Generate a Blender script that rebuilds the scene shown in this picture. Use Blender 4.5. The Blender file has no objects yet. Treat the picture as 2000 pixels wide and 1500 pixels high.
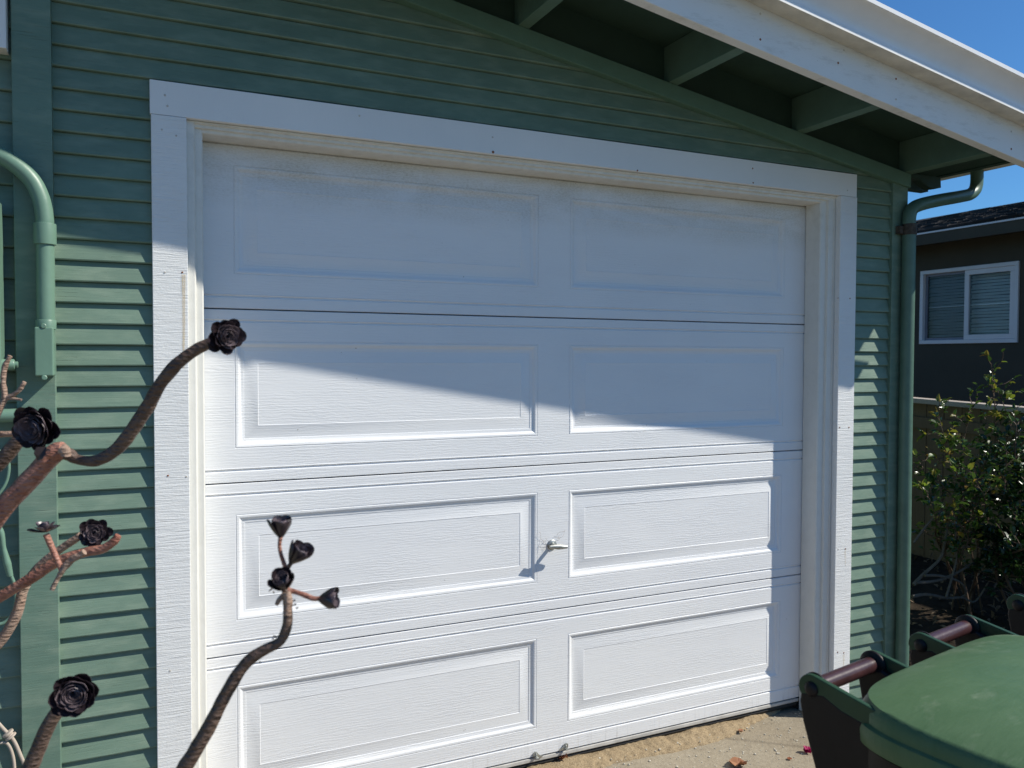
import bpy, math, random
from mathutils import Vector, Matrix, noise
random.seed(7)
PI = math.pi
sc = bpy.context.scene
col = sc.collection
# ------------------------------------------------------------------ camera
F_PX = 1600.0
YAW, PITCH, ROLL = 0.43755494, -0.03104637, 0.00343805
CAM = Vector((-0.206936, -2.627477, 1.4520094))
_f = Vector((math.sin(YAW)*math.cos(PITCH), math.cos(YAW)*math.cos(PITCH), math.sin(PITCH)))
_r = Vector((math.cos(YAW), -math.sin(YAW), 0.0))
_u = _r.cross(_f)
RIGHT = math.cos(ROLL)*_r + math.sin(ROLL)*_u
UP = -math.sin(ROLL)*_r + math.cos(ROLL)*_u
FWD = _f
cd = bpy.data.cameras.new('camera'); cam = bpy.data.objects.new('camera', cd); col.objects.link(cam)
cam.matrix_world = Matrix(((RIGHT.x, UP.x, -FWD.x, CAM.x), (RIGHT.y, UP.y, -FWD.y, CAM.y), (RIGHT.z, UP.z, -FWD.z, CAM.z), (0, 0, 0, 1)))
cd.sensor_fit = 'HORIZONTAL'; cd.sensor_width = 36.0; cd.lens = F_PX/2000*36
cd.clip_start = 0.05; cd.clip_end = 1000
cd.dof.use_dof = True; cd.dof.focus_distance = 2.6; cd.dof.aperture_fstop = 9.0
sc.camera = cam
# ------------------------------------------------------------------ sky, sun, exposure
SUN = Vector((1.85, -1.0, 1.92)).normalized()
w = bpy.data.worlds.new("World"); sc.world = w; w.use_nodes = True
nt = w.node_tree; bg = nt.nodes['Background']
sky = nt.nodes.new('ShaderNodeTexSky'); sky.sky_type = 'NISHITA'; sky.sun_disc = False
sky.sun_elevation = math.asin(SUN.z); sky.sun_rotation = math.atan2(SUN.x, SUN.y)
sky.altitude = 50; sky.air_density = 1.0; sky.dust_density = 0.35; sky.ozone_density = 2.5
tint = nt.nodes.new('ShaderNodeMix'); tint.data_type = 'RGBA'; tint.blend_type = 'MULTIPLY'; tint.inputs[0].default_value = 1; tint.inputs[7].default_value = (.50, .95, 1.36, 1)
nt.links.new(sky.outputs[0], tint.inputs[6]); nt.links.new(tint.outputs[2], bg.inputs[0]); bg.inputs[1].default_value = 0.076
sd = bpy.data.lights.new('sun', 'SUN'); sun = bpy.data.objects.new('sun', sd); col.objects.link(sun)
sd.energy = 5.0; sd.angle = math.radians(0.53); sd.color = (1.0, 0.95, 0.84)
sun.rotation_euler = (-SUN).to_track_quat('-Z', 'Y').to_euler(); sun.location = (4, -4, 6)
sc.view_settings.view_transform = 'Standard'; sc.view_settings.look = 'None'
sc.view_settings.exposure = 0.20; sc.view_settings.gamma = 1.0
# ------------------------------------------------------------------ helpers
def ray(u, v): return FWD + RIGHT*((u-1000)/F_PX) + UP*((750-v)/F_PX)
def at(u, v, y=None, x=None, z=None, d=None):
    r = ray(u, v)
    if d is not None: return CAM + r*d
    t = (y-CAM.y)/r.y if y is not None else ((x-CAM.x)/r.x if x is not None else (z-CAM.z)/r.z)
    return CAM + r*t

class MB:
    def __init__(s): s.v = []; s.f = []; s.m = []
    def add(s, vs, fs, mi=0):
        o = len(s.v); s.v += [Vector(p) for p in vs]
        for f in fs: s.f.append([i+o for i in f]); s.m.append(mi)
        return s
    def box(s, x0, x1, y0, y1, z0, z1):
        if x0 > x1: x0, x1 = x1, x0
        if y0 > y1: y0, y1 = y1, y0
        if z0 > z1: z0, z1 = z1, z0
        return s.add([(x0,y0,z0),(x1,y0,z0),(x1,y1,z0),(x0,y1,z0),(x0,y0,z1),(x1,y0,z1),(x1,y1,z1),(x0,y1,z1)],
            [(0,3,2,1),(4,5,6,7),(0,1,5,4),(1,2,6,5),(2,3,7,6),(3,0,4,7)])
    def prism(s, a, vec):
        n = len(a); vec = Vector(vec); a = [Vector(p) for p in a]
        nrm = Vector((0,0,0))
        for i in range(n): nrm += a[i].cross(a[(i+1) % n])
        if nrm.dot(vec) > 0: a = a[::-1]
        return s.add(a+[p+vec for p in a], [tuple(range(n)), tuple(range(2*n-1, n-1, -1))]+[(i, n+i, n+(i+1) % n, (i+1) % n) for i in range(n)])
    def tube(s, pts, rad, n=12, sub=6, lump=0.0, caps=True, ell=1.0, seed=0):
        P, Rr = spline([Vector(p) for p in pts], rad, sub) if sub else ([Vector(p) for p in pts], rad)
        m = len(P); rings = []
        t0 = (P[1]-P[0]).normalized()
        nv = t0.orthogonal().normalized()
        for i in range(m):
            t = (P[min(i+1, m-1)]-P[max(i-1, 0)]).normalized()
            nv = (nv-t*nv.dot(t)).normalized(); b = t.cross(nv)
            ring = []
            for k in range(n):
                a = 2*PI*k/n; rr = Rr[i]
                d = nv*math.cos(a)+b*math.sin(a)*ell
                if lump: rr *= 1+lump*noise.noise((P[i]+d*rr)*90+Vector((seed, 0, 0)))+lump*.7*noise.noise(P[i]*45)
                ring.append(P[i]+d*rr)
            rings.append(ring)
        vs = [p for r in rings for p in r]; fs = []
        for i in range(m-1):
            for k in range(n):
                fs.append((i*n+k, i*n+(k+1) % n, (i+1)*n+(k+1) % n, (i+1)*n+k))
        if caps: fs += [tuple(range(n-1, -1, -1)), tuple((m-1)*n+k for k in range(n))]
        return s.add(vs, fs)
    def rings(s, rings, close=True, cap0=True, cap1=True):
        n = len(rings[0]); vs = [p for r in rings for p in r]; fs = []
        for i in range(len(rings)-1):
            for k in range(n if close else n-1):
                fs.append((i*n+k, i*n+(k+1) % n, (i+1)*n+(k+1) % n, (i+1)*n+k))
        if cap0: fs.append(tuple(range(n-1, -1, -1)))
        if cap1: fs.append(tuple((len(rings)-1)*n+k for k in range(n)))
        return s.add(vs, fs)
    def build(s, name, mat, parent=None, smooth=None, bevel=0.0, seg=2):
        off = world_off(parent)
        me = bpy.data.meshes.new(name)
        me.from_pydata([tuple(p-off) for p in s.v], [], s.f); me.update()
        mats = mat if isinstance(mat, (list, tuple)) else [mat]
        for m in mats: me.materials.append(m)
        if len(mats) > 1: me.polygons.foreach_set('material_index', s.m)
        o = bpy.data.objects.new(name, me); col.objects.link(o)
        if parent: o.parent = parent
        if smooth is not None:
            if smooth >= 180: me.shade_smooth()
            else:
                me.shade_smooth(); me.set_sharp_from_angle(angle=math.radians(smooth))
        if bevel:
            b = o.modifiers.new('bevel', 'BEVEL'); b.width = bevel; b.segments = seg; b.limit_method = 'ANGLE'; b.angle_limit = math.radians(40)
        return o
def world_off(o):
    v = Vector((0,0,0))
    while o: v += o.location; o = o.parent
    return v
def spline(P, rad, sub):
    if not isinstance(rad, (list, tuple)): rad = [rad]*len(P)
    out = []; R = []
    for i in range(len(P)-1):
        p0 = P[i-1] if i else P[0]*2-P[1]; p1 = P[i]; p2 = P[i+1]; p3 = P[i+2] if i+2 < len(P) else P[-1]*2-P[-2]
        for j in range(sub):
            t = j/sub
            out.append(0.5*((2*p1)+(p2-p0)*t+(2*p0-5*p1+4*p2-p3)*t*t+(3*p1-p0-3*p2+p3)*t**3)); R.append(rad[i]*(1-t)+rad[i+1]*t)
    out.append(P[-1]); R.append(rad[-1]); return out, R
def thing(name, label, cat, loc, group=None):
    o = bpy.data.objects.new(name, None); o.empty_display_size = .1; col.objects.link(o); o.location = loc
    o['label'] = label; o['category'] = cat
    if group: o['group'] = group
    return o
def tag(o, label, cat, group=None):
    o['label'] = label; o['category'] = cat
    if group: o['group'] = group
    return o
def struct(o, k='structure'): o['kind'] = k; return o
# ------------------------------------------------------------------ materials
class NM:
    def __init__(s, name):
        s.m = bpy.data.materials.new(name); s.m.use_nodes = True; s.t = s.m.node_tree
        s.b = s.t.nodes['Principled BSDF']; s.out = s.t.nodes['Material Output']
        s.tc = s.t.nodes.new('ShaderNodeTexCoord')
    def n(s, ty, **kw):
        x = s.t.nodes.new(ty)
        for k, v in kw.items(): setattr(x, k, v)
        return x
    def l(s, a, b): s.t.links.new(a, b)
    def mapped(s, scale=(1,1,1), loc=(0,0,0), rot=(0,0,0), src='Object'):
        m = s.n('ShaderNodeMapping'); m.inputs['Scale'].default_value = scale; m.inputs['Location'].default_value = loc; m.inputs['Rotation'].default_value = rot
        s.l(s.tc.outputs[src], m.inputs[0]); return m.outputs[0]
    def noise(s, vec, scale, detail=3, rough=.5, dist=0.0):
        x = s.n('ShaderNodeTexNoise'); x.inputs['Scale'].default_value = scale; x.inputs['Detail'].default_value = detail
        x.inputs['Roughness'].default_value = rough; x.inputs['Distortion'].default_value = dist
        s.l(vec, x.inputs['Vector']); return x.outputs['Fac']
    def ramp(s, fac, stops):
        x = s.n('ShaderNodeValToRGB'); e = x.color_ramp.elements
        while len(e) < len(stops): e.new(.5)
        for i, (p, c) in enumerate(stops):
            e[i].position = p; e[i].color = (c, c, c, 1) if isinstance(c, (int, float)) else (*c, 1)
        s.l(fac, x.inputs[0]); return x.outputs[0]
    def mix(s, fac, a, b, mode='MIX'):
        x = s.n('ShaderNodeMix'); x.data_type = 'RGBA'; x.blend_type = mode
        for i, v in ((0, fac), (6, a), (7, b)):
            if hasattr(v, 'links') or hasattr(v, 'is_linked'): s.l(v, x.inputs[i])
            elif i == 0: x.inputs[0].default_value = v
            else: x.inputs[i].default_value = (*v, 1)
        return x.outputs[2]
    def math(s, op, a, b=0.0, c=0.0):
        x = s.n('ShaderNodeMath'); x.operation = op
        for i, v in enumerate((a, b, c)):
            if hasattr(v, 'is_linked'): s.l(v, x.inputs[i])
            else: x.inputs[i].default_value = v
        return x.outputs[0]
    def bump(s, h, dist, strength=1.0, prev=None):
        x = s.n('ShaderNodeBump'); x.inputs['Distance'].default_value = dist; x.inputs['Strength'].default_value = strength
        s.l(h, x.inputs['Height'])
        if prev: s.l(prev, x.inputs['Normal'])
        return x.outputs[0]
    def fin(s, color, rough=.5, normal=None, spec=.5, metal=0.0, **kw):
        if hasattr(color, 'is_linked'): s.l(color, s.b.inputs['Base Color'])
        else: s.b.inputs['Base Color'].default_value = (*color, 1)
        if hasattr(rough, 'is_linked'): s.l(rough, s.b.inputs['Roughness'])
        else: s.b.inputs['Roughness'].default_value = rough
        s.b.inputs['Specular IOR Level'].default_value = spec; s.b.inputs['Metallic'].default_value = metal
        if normal: s.l(normal, s.b.inputs['Normal'])
        for k, v in kw.items(): s.b.inputs[k.replace('_', ' ')].default_value = v
        return s.m
def simple(name, c, rough=.5, var=.08, scale=8, bump=0.0005, bscale=60, spec=.4, metal=0.0, **kw):
    n = NM(name); v = n.mapped()
    f = n.noise(v, scale, 4, .6)
    cc = n.mix(n.ramp(f, [(.3, 0.0), (.7, 1.0)]), tuple(x*(1-var) for x in c), tuple(min(1, x*(1+var)) for x in c))
    return n.fin(cc, rough, n.bump(n.noise(v, bscale, 4, .6), bump) if bump else None, spec, metal, **kw)

GREEN = (0.134, 0.206, 0.156)
def paint_green(name, horizontal=True, c=GREEN, bump=.0012):
    n = NM(name)
    grain = n.mapped((3, 3, 70) if horizontal else (40, 40, 5))
    g = n.noise(grain, 3.0, 5, .65, .3)
    big = n.noise(n.mapped((1.2, 1.2, 3)), 3, 4, .6)
    base = n.mix(n.ramp(big, [(.3, 0.0), (.7, 1.0)]), tuple(x*.90 for x in c), tuple(x*1.10 for x in c))
    # thin drying cracks along the grain and a few chips
    cr = n.ramp(n.noise(n.mapped((5, 5, 260)), 2.0, 2, .5, .2), [(.68, 0.0), (.74, 1.0)])
    chip = n.ramp(n.noise(n.mapped((60, 60, 110)), 1.0, 3, .6), [(.73, 0.0), (.77, 1.0)])
    base = n.mix(n.math('MULTIPLY', cr, .35), base, tuple(x*.35 for x in c))
    base = n.mix(n.math('MULTIPLY', chip, .45), base, tuple(x*.45 for x in c))
    fade = n.ramp(n.noise(n.mapped((9, 9, 30), (3, 1, 2)), 1.0, 3, .6), [(.45, 0.0), (.75, 1.0)])
    base = n.mix(n.math('MULTIPLY', fade, .45), base, (.26, .33, .25))
    h = n.math('SUBTRACT', g, n.math('MULTIPLY', cr, .5))
    return n.fin(base, .52, n.bump(h, bump, .8), .4)
M = {}
M['siding'] = paint_green('green_siding_paint')
M['board'] = paint_green('green_board_paint', True, (0.118, 0.196, 0.152), .0011)
M['lookout'] = simple('shaded_green_lookout_paint', (.085, .15, .115), .55, .1, 12, .0008, 50)  # board green made darker, eave shade included in the colour
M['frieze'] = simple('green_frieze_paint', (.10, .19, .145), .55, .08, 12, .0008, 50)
M['downpipe'] = simple('shade_darkened_downspout_green', (.085, .155, .120), .42, .16, 14, .0006, 40, .4)  # pipe green lowered to carry the elbow's underside shade in its colour
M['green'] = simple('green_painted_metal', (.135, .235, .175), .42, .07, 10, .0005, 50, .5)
M['soffit'] = simple('shade_darkened_eave_green', (.028, .060, .045), .6, .12, 6, .0008, 40)  # green paint darkened to hold the deep shade under the eave
def white_trim(name, rough_sawn, vertical):
    n = NM(name)
    big = n.noise(n.mapped((1, 1, 1)), 2.2, 4, .6)
    c = n.mix(n.ramp(big, [(.35, 0.0), (.7, 1.0)]), (.73, .74, .74), (.80, .80, .79))
    sp = n.ramp(n.noise(n.mapped(), 210, 2, .5), [(.72, 0.0), (.76, 1.0)])
    sp2 = n.ramp(n.noise(n.mapped((1, 1, 1), (5, 2, 1)), 9, 3, .6), [(.5, 0.0), (.65, 1.0)])
    c = n.mix(n.math('MULTIPLY', n.math('MULTIPLY', sp, sp2), .5), c, (.35, .31, .25))
    sc_ = (7, 7, 120) if vertical else (120, 7, 7)
    saw = n.noise(n.mapped(sc_), 1.3, 4, .7, .5)
    fine = n.noise(n.mapped((14, 14, 420) if vertical else (420, 14, 14)), 1, 2, .6)
    pat = n.noise(n.mapped(), 5.0, 3, .5)
    h = n.math('ADD', n.math('MULTIPLY', saw, n.math('ADD', .35, pat)), n.math('MULTIPLY', fine, .35))
    blob = n.noise(n.mapped(), 160, 2, .5)
    h = n.math('ADD', h, n.math('MULTIPLY', blob, .15))
    return n.fin(c, .5, n.bump(h, .0030 if rough_sawn else .0006), .35)
M['trim_v'] = white_trim('rough_white_trim', True, True)
M['trim_h'] = white_trim('white_head_trim', False, False)
def stop_mat():
    n = NM('dirty_white_stop')
    c0 = n.mix(n.noise(n.mapped((4, 4, 1.5)), 3, 4, .6), (.66, .65, .60), (.76, .75, .71))
    # grime on the upper parts and rubbed spots
    xyz = n.n('ShaderNodeSeparateXYZ'); n.l(n.tc.outputs['Object'], xyz.inputs[0])
    top = n.ramp(n.math('MULTIPLY_ADD', xyz.outputs[2], 4.0, -7.7), [(0, 0.0), (1, 1.0)])
    dirt = n.ramp(n.noise(n.mapped(), 26, 5, .7), [(.45, 0.0), (.75, 1.0)])
    c1 = n.mix(n.math('MULTIPLY', dirt, n.math('MULTIPLY_ADD', top, .18, .10)), c0, (.30, .26, .20))
    return n.fin(c1, .5, n.bump(n.noise(n.mapped((30, 30, 8)), 4, 4, .6), .0006), .4)
M['stop'] = stop_mat()
def barge_mat():
    n = NM('weathered_white_barge')
    c0 = n.mix(n.noise(n.mapped((1.5, 2, 2)), 3, 4, .6), (.70, .70, .68), (.78, .78, .76))
    d = n.ramp(n.noise(n.mapped((2, 2, 9)), 5, 6, .7), [(.52, 0.0), (.75, 1.0)])
    c1 = n.mix(n.math('MULTIPLY', d, .45), c0, (.38, .35, .29))
    s = n.ramp(n.noise(n.mapped(), 120, 2, .5), [(.70, 0.0), (.76, 1.0)])
    c1 = n.mix(n.math('MULTIPLY', s, .35), c1, (.2, .17, .13))
    return n.fin(c1, .5, n.bump(n.noise(n.mapped((20, 20, 50)), 2, 4, .6), .0007), .4)
M['barge'] = barge_mat()
M['gutter'] = simple('white_gutter_metal', (.78, .78, .78), .35, .05, 5, .0003, 30, .5)
M['gutter_under'] = simple('grimy_gutter_bottom', (.62, .59, .52), .45, .22, 9, .0004, 30, .4)
def door_mat():
    n = NM('embossed_white_door')
    xyz = n.n('ShaderNodeSeparateXYZ'); n.l(n.tc.outputs['Object'], xyz.inputs[0])
    wob = n.noise(n.mapped((2.0, 1, 6)), 2.0, 3, .5)
    wv = n.n('ShaderNodeTexWave'); wv.wave_type = 'BANDS'; wv.bands_direction = 'Z'
    wv.inputs['Scale'].default_value = 34; wv.inputs['Distortion'].default_value = 9; wv.inputs['Detail'].default_value = 3
    wv.inputs['Detail Scale'].default_value = 1.6; wv.inputs['Detail Roughness'].default_value = .6
    n.l(n.mapped((.22, 1, 1)), wv.inputs['Vector'])
    fine = n.noise(n.mapped((24, 1, 520)), 1.0, 3, .65, .4)
    patch = n.ramp(n.noise(n.mapped((1.5, 1, 5)), 2.6, 2, .5), [(.35, .25), (.65, 1.0)])
    h = n.math('MULTIPLY', n.math('ADD', n.math('MULTIPLY', wv.outputs[1], .30), n.math('MULTIPLY', fine, .85)), patch)
    big = n.noise(n.mapped((1, 1, 1.5)), 1.7, 3, .5)
    c = n.mix(n.ramp(big, [(.3, 0.0), (.7, 1.0)]), (.735, .745, .765), (.785, .79, .80))
    # speckled mildew band at the very top
    topm = n.ramp(n.math('MULTIPLY_ADD', xyz.outputs[2], 7.0, -13.66), [(0, 0.0), (.35, .45), (1, 1.0)])
    tn = n.noise(n.mapped((30, 1, 70)), 3.2, 5, .75)
    pt = n.ramp(n.noise(n.mapped((1, 1, 2.5), (4, 0, 1)), 3.2, 5, .7, .5), [(.36, .25), (.62, 1.0)])
    topm = n.math('MULTIPLY', topm, pt)
    m1 = n.math('MULTIPLY', n.ramp(tn, [(.43, 0.0), (.62, 1.0)]), topm)
    c = n.mix(n.math('MULTIPLY', m1, .5), c, (.30, .27, .21))
    c = n.mix(n.math('MULTIPLY', topm, .38), c, (.50, .47, .39))
    # vertical runs of grime, low on the door
    drips = n.ramp(n.noise(n.mapped((70, 1, 4)), 1.2, 3, .6), [(.56, 0.0), (.74, 1.0)])
    lowz = n.ramp(n.math('MULTIPLY_ADD', xyz.outputs[2], -9.0, 1.25), [(0, 0.0), (.6, 1.0)])
    c = n.mix(n.math('MULTIPLY', n.math('MULTIPLY', drips, lowz), .33), c, (.33, .31, .27))
    spk = n.ramp(n.noise(n.mapped(), 85, 2, .5), [(.765, 0.0), (.79, 1.0)])
    c = n.mix(n.math('MULTIPLY', spk, .55), c, (.25, .22, .19))
    return n.fin(c, .46, n.bump(h, .0013, .75), .4)
M['door'] = door_mat()
M['dark'] = simple('dark_gap_rubber', (.02, .02, .02), .7, .2)
M['seal'] = simple('bottom_seal_aluminium', (.50, .49, .47), .45, .2, 14, .0006, 40, .5, .2)
M['zinc'] = simple('galvanised_steel', (.36, .37, .35), .42, .28, 60, .0006, 160, .5, .75)
M['nail'] = simple('rusty_nail', (.26, .10, .04), .8, .3, 200, .0004, 400)
M['nailw'] = simple('painted_nail', (.55, .52, .48), .6, .25, 200, .0004, 400)
def rust_mat():
    n = NM('rust_stain'); v = n.mapped((60, 1, 6))
    a = n.math('MULTIPLY', n.ramp(n.noise(v, 2, 4, .6), [(.35, .25), (.7, 1.0)]), .22)
    n.l(a, n.b.inputs['Alpha']); return n.fin((.62, .42, .12), .7)
M['rust'] = rust_mat()
def lid_mat():
    n = NM('green_bin_lid')
    sw = n.noise(n.mapped((5, 9, 3), rot=(0, 0, .5)), 2.2, 6, .68, .8)
    c = n.mix(n.ramp(sw, [(.38, 0.0), (.72, 1.0)]), (.072, .138, .062), (.092, .162, .078))
    pale = n.ramp(n.noise(n.mapped((3, 5, 3), (2, 0, 0)), 2.0, 5, .7, .4), [(.52, 0.0), (.72, 1.0)])
    scr = n.ramp(n.noise(n.mapped((16, 110, 30), rot=(0, 0, .45)), 1.0, 5, .75), [(.50, 0.0), (.68, 1.0)])
    c = n.mix(n.math('MULTIPLY', pale, n.math('MULTIPLY_ADD', scr, .60, .34)), c, (.30, .34, .25))  # pale scuffs, strengthened to paint the lid's sheen into its colour
    r = n.ramp(n.noise(n.mapped(), 7, 4, .6), [(.3, .34), (.7, .50)])
    return n.fin(c, r, n.bump(n.noise(n.mapped((8, 30, 10), rot=(0, 0, .4)), 4, 5, .6), .0008), .35)
M['lid'] = lid_mat()
M['ear'] = simple('green_bin_hinge', (.020, .060, .027), .42, .15, 20, .0004, 60, .45)
M['brown'] = simple('brown_bin_plastic', (.013, .009, .009), .5, .25, 14, .0006, 50, .3)
M['tube'] = simple('brown_handle_tube', (.055, .023, .024), .30, .25, 20, .0004, 60, .5)
def concrete():
    n = NM('old_concrete'); v = n.mapped()
    a = n.noise(v, 2.2, 6, .65); f = n.noise(v, 55, 5, .75)
    c = n.mix(n.ramp(a, [(.3, 0.0), (.7, 1.0)]), (.28, .232, .165), (.38, .33, .25))
    c = n.mix(n.ramp(f, [(.35, .0), (.7, .55)]), c, (.17, .14, .10))
    vo = n.n('ShaderNodeTexVoronoi'); vo.inputs['Scale'].default_value = 95; n.l(v, vo.inputs['Vector'])
    peb = n.math('MULTIPLY', n.ramp(vo.outputs['Distance'], [(.14, 1.0), (.24, 0.0)]), n.ramp(n.noise(v, 30, 2, .5), [(.52, 0.0), (.6, 1.0)]))
    c = n.mix(n.math('MULTIPLY', peb, .7), c, (.50, .46, .38))
    ck = n.n('ShaderNodeTexVoronoi'); ck.feature = 'DISTANCE_TO_EDGE'; ck.inputs['Scale'].default_value = .45; n.l(n.mapped((1, 1, 1), (.62, .33, 0)), ck.inputs['Vector'])
    c = n.mix(n.math('MULTIPLY', n.ramp(ck.outputs['Distance'], [(.0006, 1.0), (.002, 0.0)]), .35), c, (.07, .055, .04))
    st = n.ramp(n.noise(v, 4.5, 5, .7, .6), [(.5, 0.0), (.68, 1.0)]); c = n.mix(n.math('MULTIPLY', st, .35), c, (.17, .14, .10))
    blk = n.ramp(n.noise(v, 130, 2, .5), [(.70, 0.0), (.75, 1.0)])
    c = n.mix(n.math('MULTIPLY', blk, .7), c, (.06, .05, .04))
    return n.fin(c, .85, n.bump(n.noise(v, 60, 6, .75), .004), .2)
M['concrete'] = concrete()
def sand():
    n = NM('sandy_dirt'); v = n.mapped()
    c = n.mix(n.noise(v, 26, 7, .85), (.29, .215, .13), (.47, .37, .24))
    g = n.noise(v, 260, 3, .6)
    c = n.mix(n.ramp(g, [(.45, 0.0), (.7, .8)]), c, (.13, .085, .045))
    return n.fin(c, .95, n.bump(n.math('ADD', n.noise(v, 60, 6, .8), n.math('MULTIPLY', g, .3)), .006), .1)
M['sand'] = sand()
M['soil'] = simple('dark_soil', (.035, .026, .018), .95, .4, 12, .012, 30, .1)
M['soil2'] = simple('planting_earth', (.16, .14, .11), .95, .4, 3, .012, 30, .1)
M['stucco'] = simple('charcoal_stucco', (.072, .064, .047), .9, .08, 3, .0015, 120, .2)
M['wframe'] = simple('white_vinyl_frame', (.70, .66, .64), .4, .04, 4, .0002, 30)
def fence_mat():
    n = NM('tan_fence_boards')
    g = n.noise(n.mapped((40, 40, 3)), 1.5, 5, .7)
    c = n.mix(g, (.13, .09, .055), (.23, .165, .105))
    return n.fin(c, .85, n.bump(g, .002), .2)
M['fence'] = fence_mat()
M['cap'] = simple('pale_fence_cap', (.42, .36, .30), .8, .15, 8, .001, 60)
def shingle():
    n = NM('dark_asphalt_shingles')
    br = n.n('ShaderNodeTexBrick'); br.inputs['Scale'].default_value = 1; br.inputs['Brick Width'].default_value = .3; br.inputs['Row Height'].default_value = .14
    br.inputs['Mortar Size'].default_value = .006; br.inputs['Color1'].default_value = (.022, .021, .022, 1); br.inputs['Color2'].default_value = (.06, .056, .056, 1); br.inputs['Mortar'].default_value = (.01, .01, .01, 1)
    br.inputs['Bias'].default_value = -.1
    n.l(n.mapped((1, 1, 1), rot=(0, 0, PI/2)), br.inputs['Vector'])
    c = n.mix(n.noise(n.mapped(), 240, 2, .5), br.outputs[0], (.02, .02, .02), 'MIX')
    return n.fin(c, .9, n.bump(br.outputs[1], -.01), .2)
M['shingle'] = shingle()
def glass_mat():
    n = NM('window_glass')
    return n.fin((.02, .025, .03), .03, None, .9, 0.0)
M['glass'] = glass_mat()
def pane_mat():
    n = NM('clear_pane')
    gl = n.n('ShaderNodeBsdfGlossy'); gl.inputs['Roughness'].default_value = .02
    tr = n.n('ShaderNodeBsdfTransparent'); tr.inputs[0].default_value = (.95, .97, .97, 1)
    fr = n.n('ShaderNodeFresnel'); fr.inputs[0].default_value = 1.22
    mx = n.n('ShaderNodeMixShader'); n.l(fr.outputs[0], mx.inputs[0]); n.l(tr.outputs[0], mx.inputs[1]); n.l(gl.outputs[0], mx.inputs[2])
    n.l(mx.outputs[0], n.out.inputs[0]); return n.m
M['pane'] = pane_mat()
M['blind'] = simple('grey_green_blinds', (.80, .82, .78), .6, .06, 4, 0)
M['blindd'] = simple('dark_screened_blinds', (.42, .43, .43), .6, .06, 4, 0)
def bark(name, c1, c2, gl=.45):
    n = NM(name); v = n.mapped()
    vo = n.n('ShaderNodeTexVoronoi'); vo.feature = 'F1'; vo.inputs['Scale'].default_value = 150; n.l(n.mapped((.7, .7, 1.8)), vo.inputs['Vector'])
    f = n.noise(v, 32, 5, .7)
    c = n.mix(n.ramp(f, [(.32, 0.0), (.68, 1.0)]), c1, c2)
    c = n.mix(n.ramp(vo.outputs['Distance'], [(.05, .65), (.4, 0.0)]), c, tuple(x*.32 for x in c1))
    h = n.math('ADD', vo.outputs['Distance'], n.math('MULTIPLY', n.noise(v, 200, 4, .7), .6))
    return n.fin(c, gl, n.bump(h, .0022), .4)
M['bark_dark'] = bark('dark_brown_stem', (.075, .045, .034), (.15, .10, .075))
M['bark_red'] = bark('reddish_stem', (.26, .095, .062), (.40, .20, .145), .4)
M['bark_tan'] = bark('dry_tan_stem', (.25, .15, .105), (.42, .30, .23), .6)
def black_leaf(name='black_succulent_leaf', c=(.024, .017, .021)):
    n = NM(name); v = n.mapped()
    f = n.noise(v, 60, 4, .6)
    cc = n.mix(n.ramp(f, [(.35, 0.0), (.75, 1.0)]), c, tuple(x*1.8 for x in c))
    return n.fin(cc, n.ramp(f, [(.3, .22), (.7, .38)]), n.bump(n.noise(v, 300, 3, .6), .0003), .6)
M['bleaf'] = black_leaf()
M['bleaf_in'] = black_leaf('sheen_lightened_heart_leaf', (.11, .085, .095))  # inner leaves' grey-purple sheen put into a lighter base colour
def leafm(name, c, c2, gloss=.35, tr=.3):
    n = NM(name); oi = n.noise(n.mapped(), 7, 2, .5)
    cc = n.mix(n.ramp(oi, [(.35, 0.0), (.65, 1.0)]), c, c2)
    m = n.fin(cc, gloss, None, .5)
    t = n.n('ShaderNodeBsdfTranslucent'); n.l(cc, t.inputs[0])
    mx = n.n('ShaderNodeMixShader'); mx.inputs[0].default_value = tr
    n.l(n.b.outputs[0], mx.inputs[1]); n.l(t.outputs[0], mx.inputs[2]); n.l(mx.outputs[0], n.out.inputs[0]); return m
M['leaf'] = leafm('rose_leaf_green', (.030, .070, .014), (.085, .15, .028), .28)
M['leafy'] = leafm('rose_leaf_yellow', (.17, .25, .025), (.28, .17, .03), .4, .45)
M['leafd'] = leafm('dark_bush_leaf', (.010, .030, .009), (.022, .055, .014), .3, .12)
M['twig'] = simple('twig', (.10, .065, .045), .7, .3, 30, .001, 100)
M['deadleaf'] = leafm('dead_leaf', (.24, .075, .03), (.40, .20, .10), .6, .2)
M['magenta'] = leafm('magenta_petal', (.38, .005, .09), (.50, .02, .16), .5, .35)
M['litter'] = simple('dry_litter', (.16, .11, .07), .8, .4, 60, .001, 100)
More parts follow.
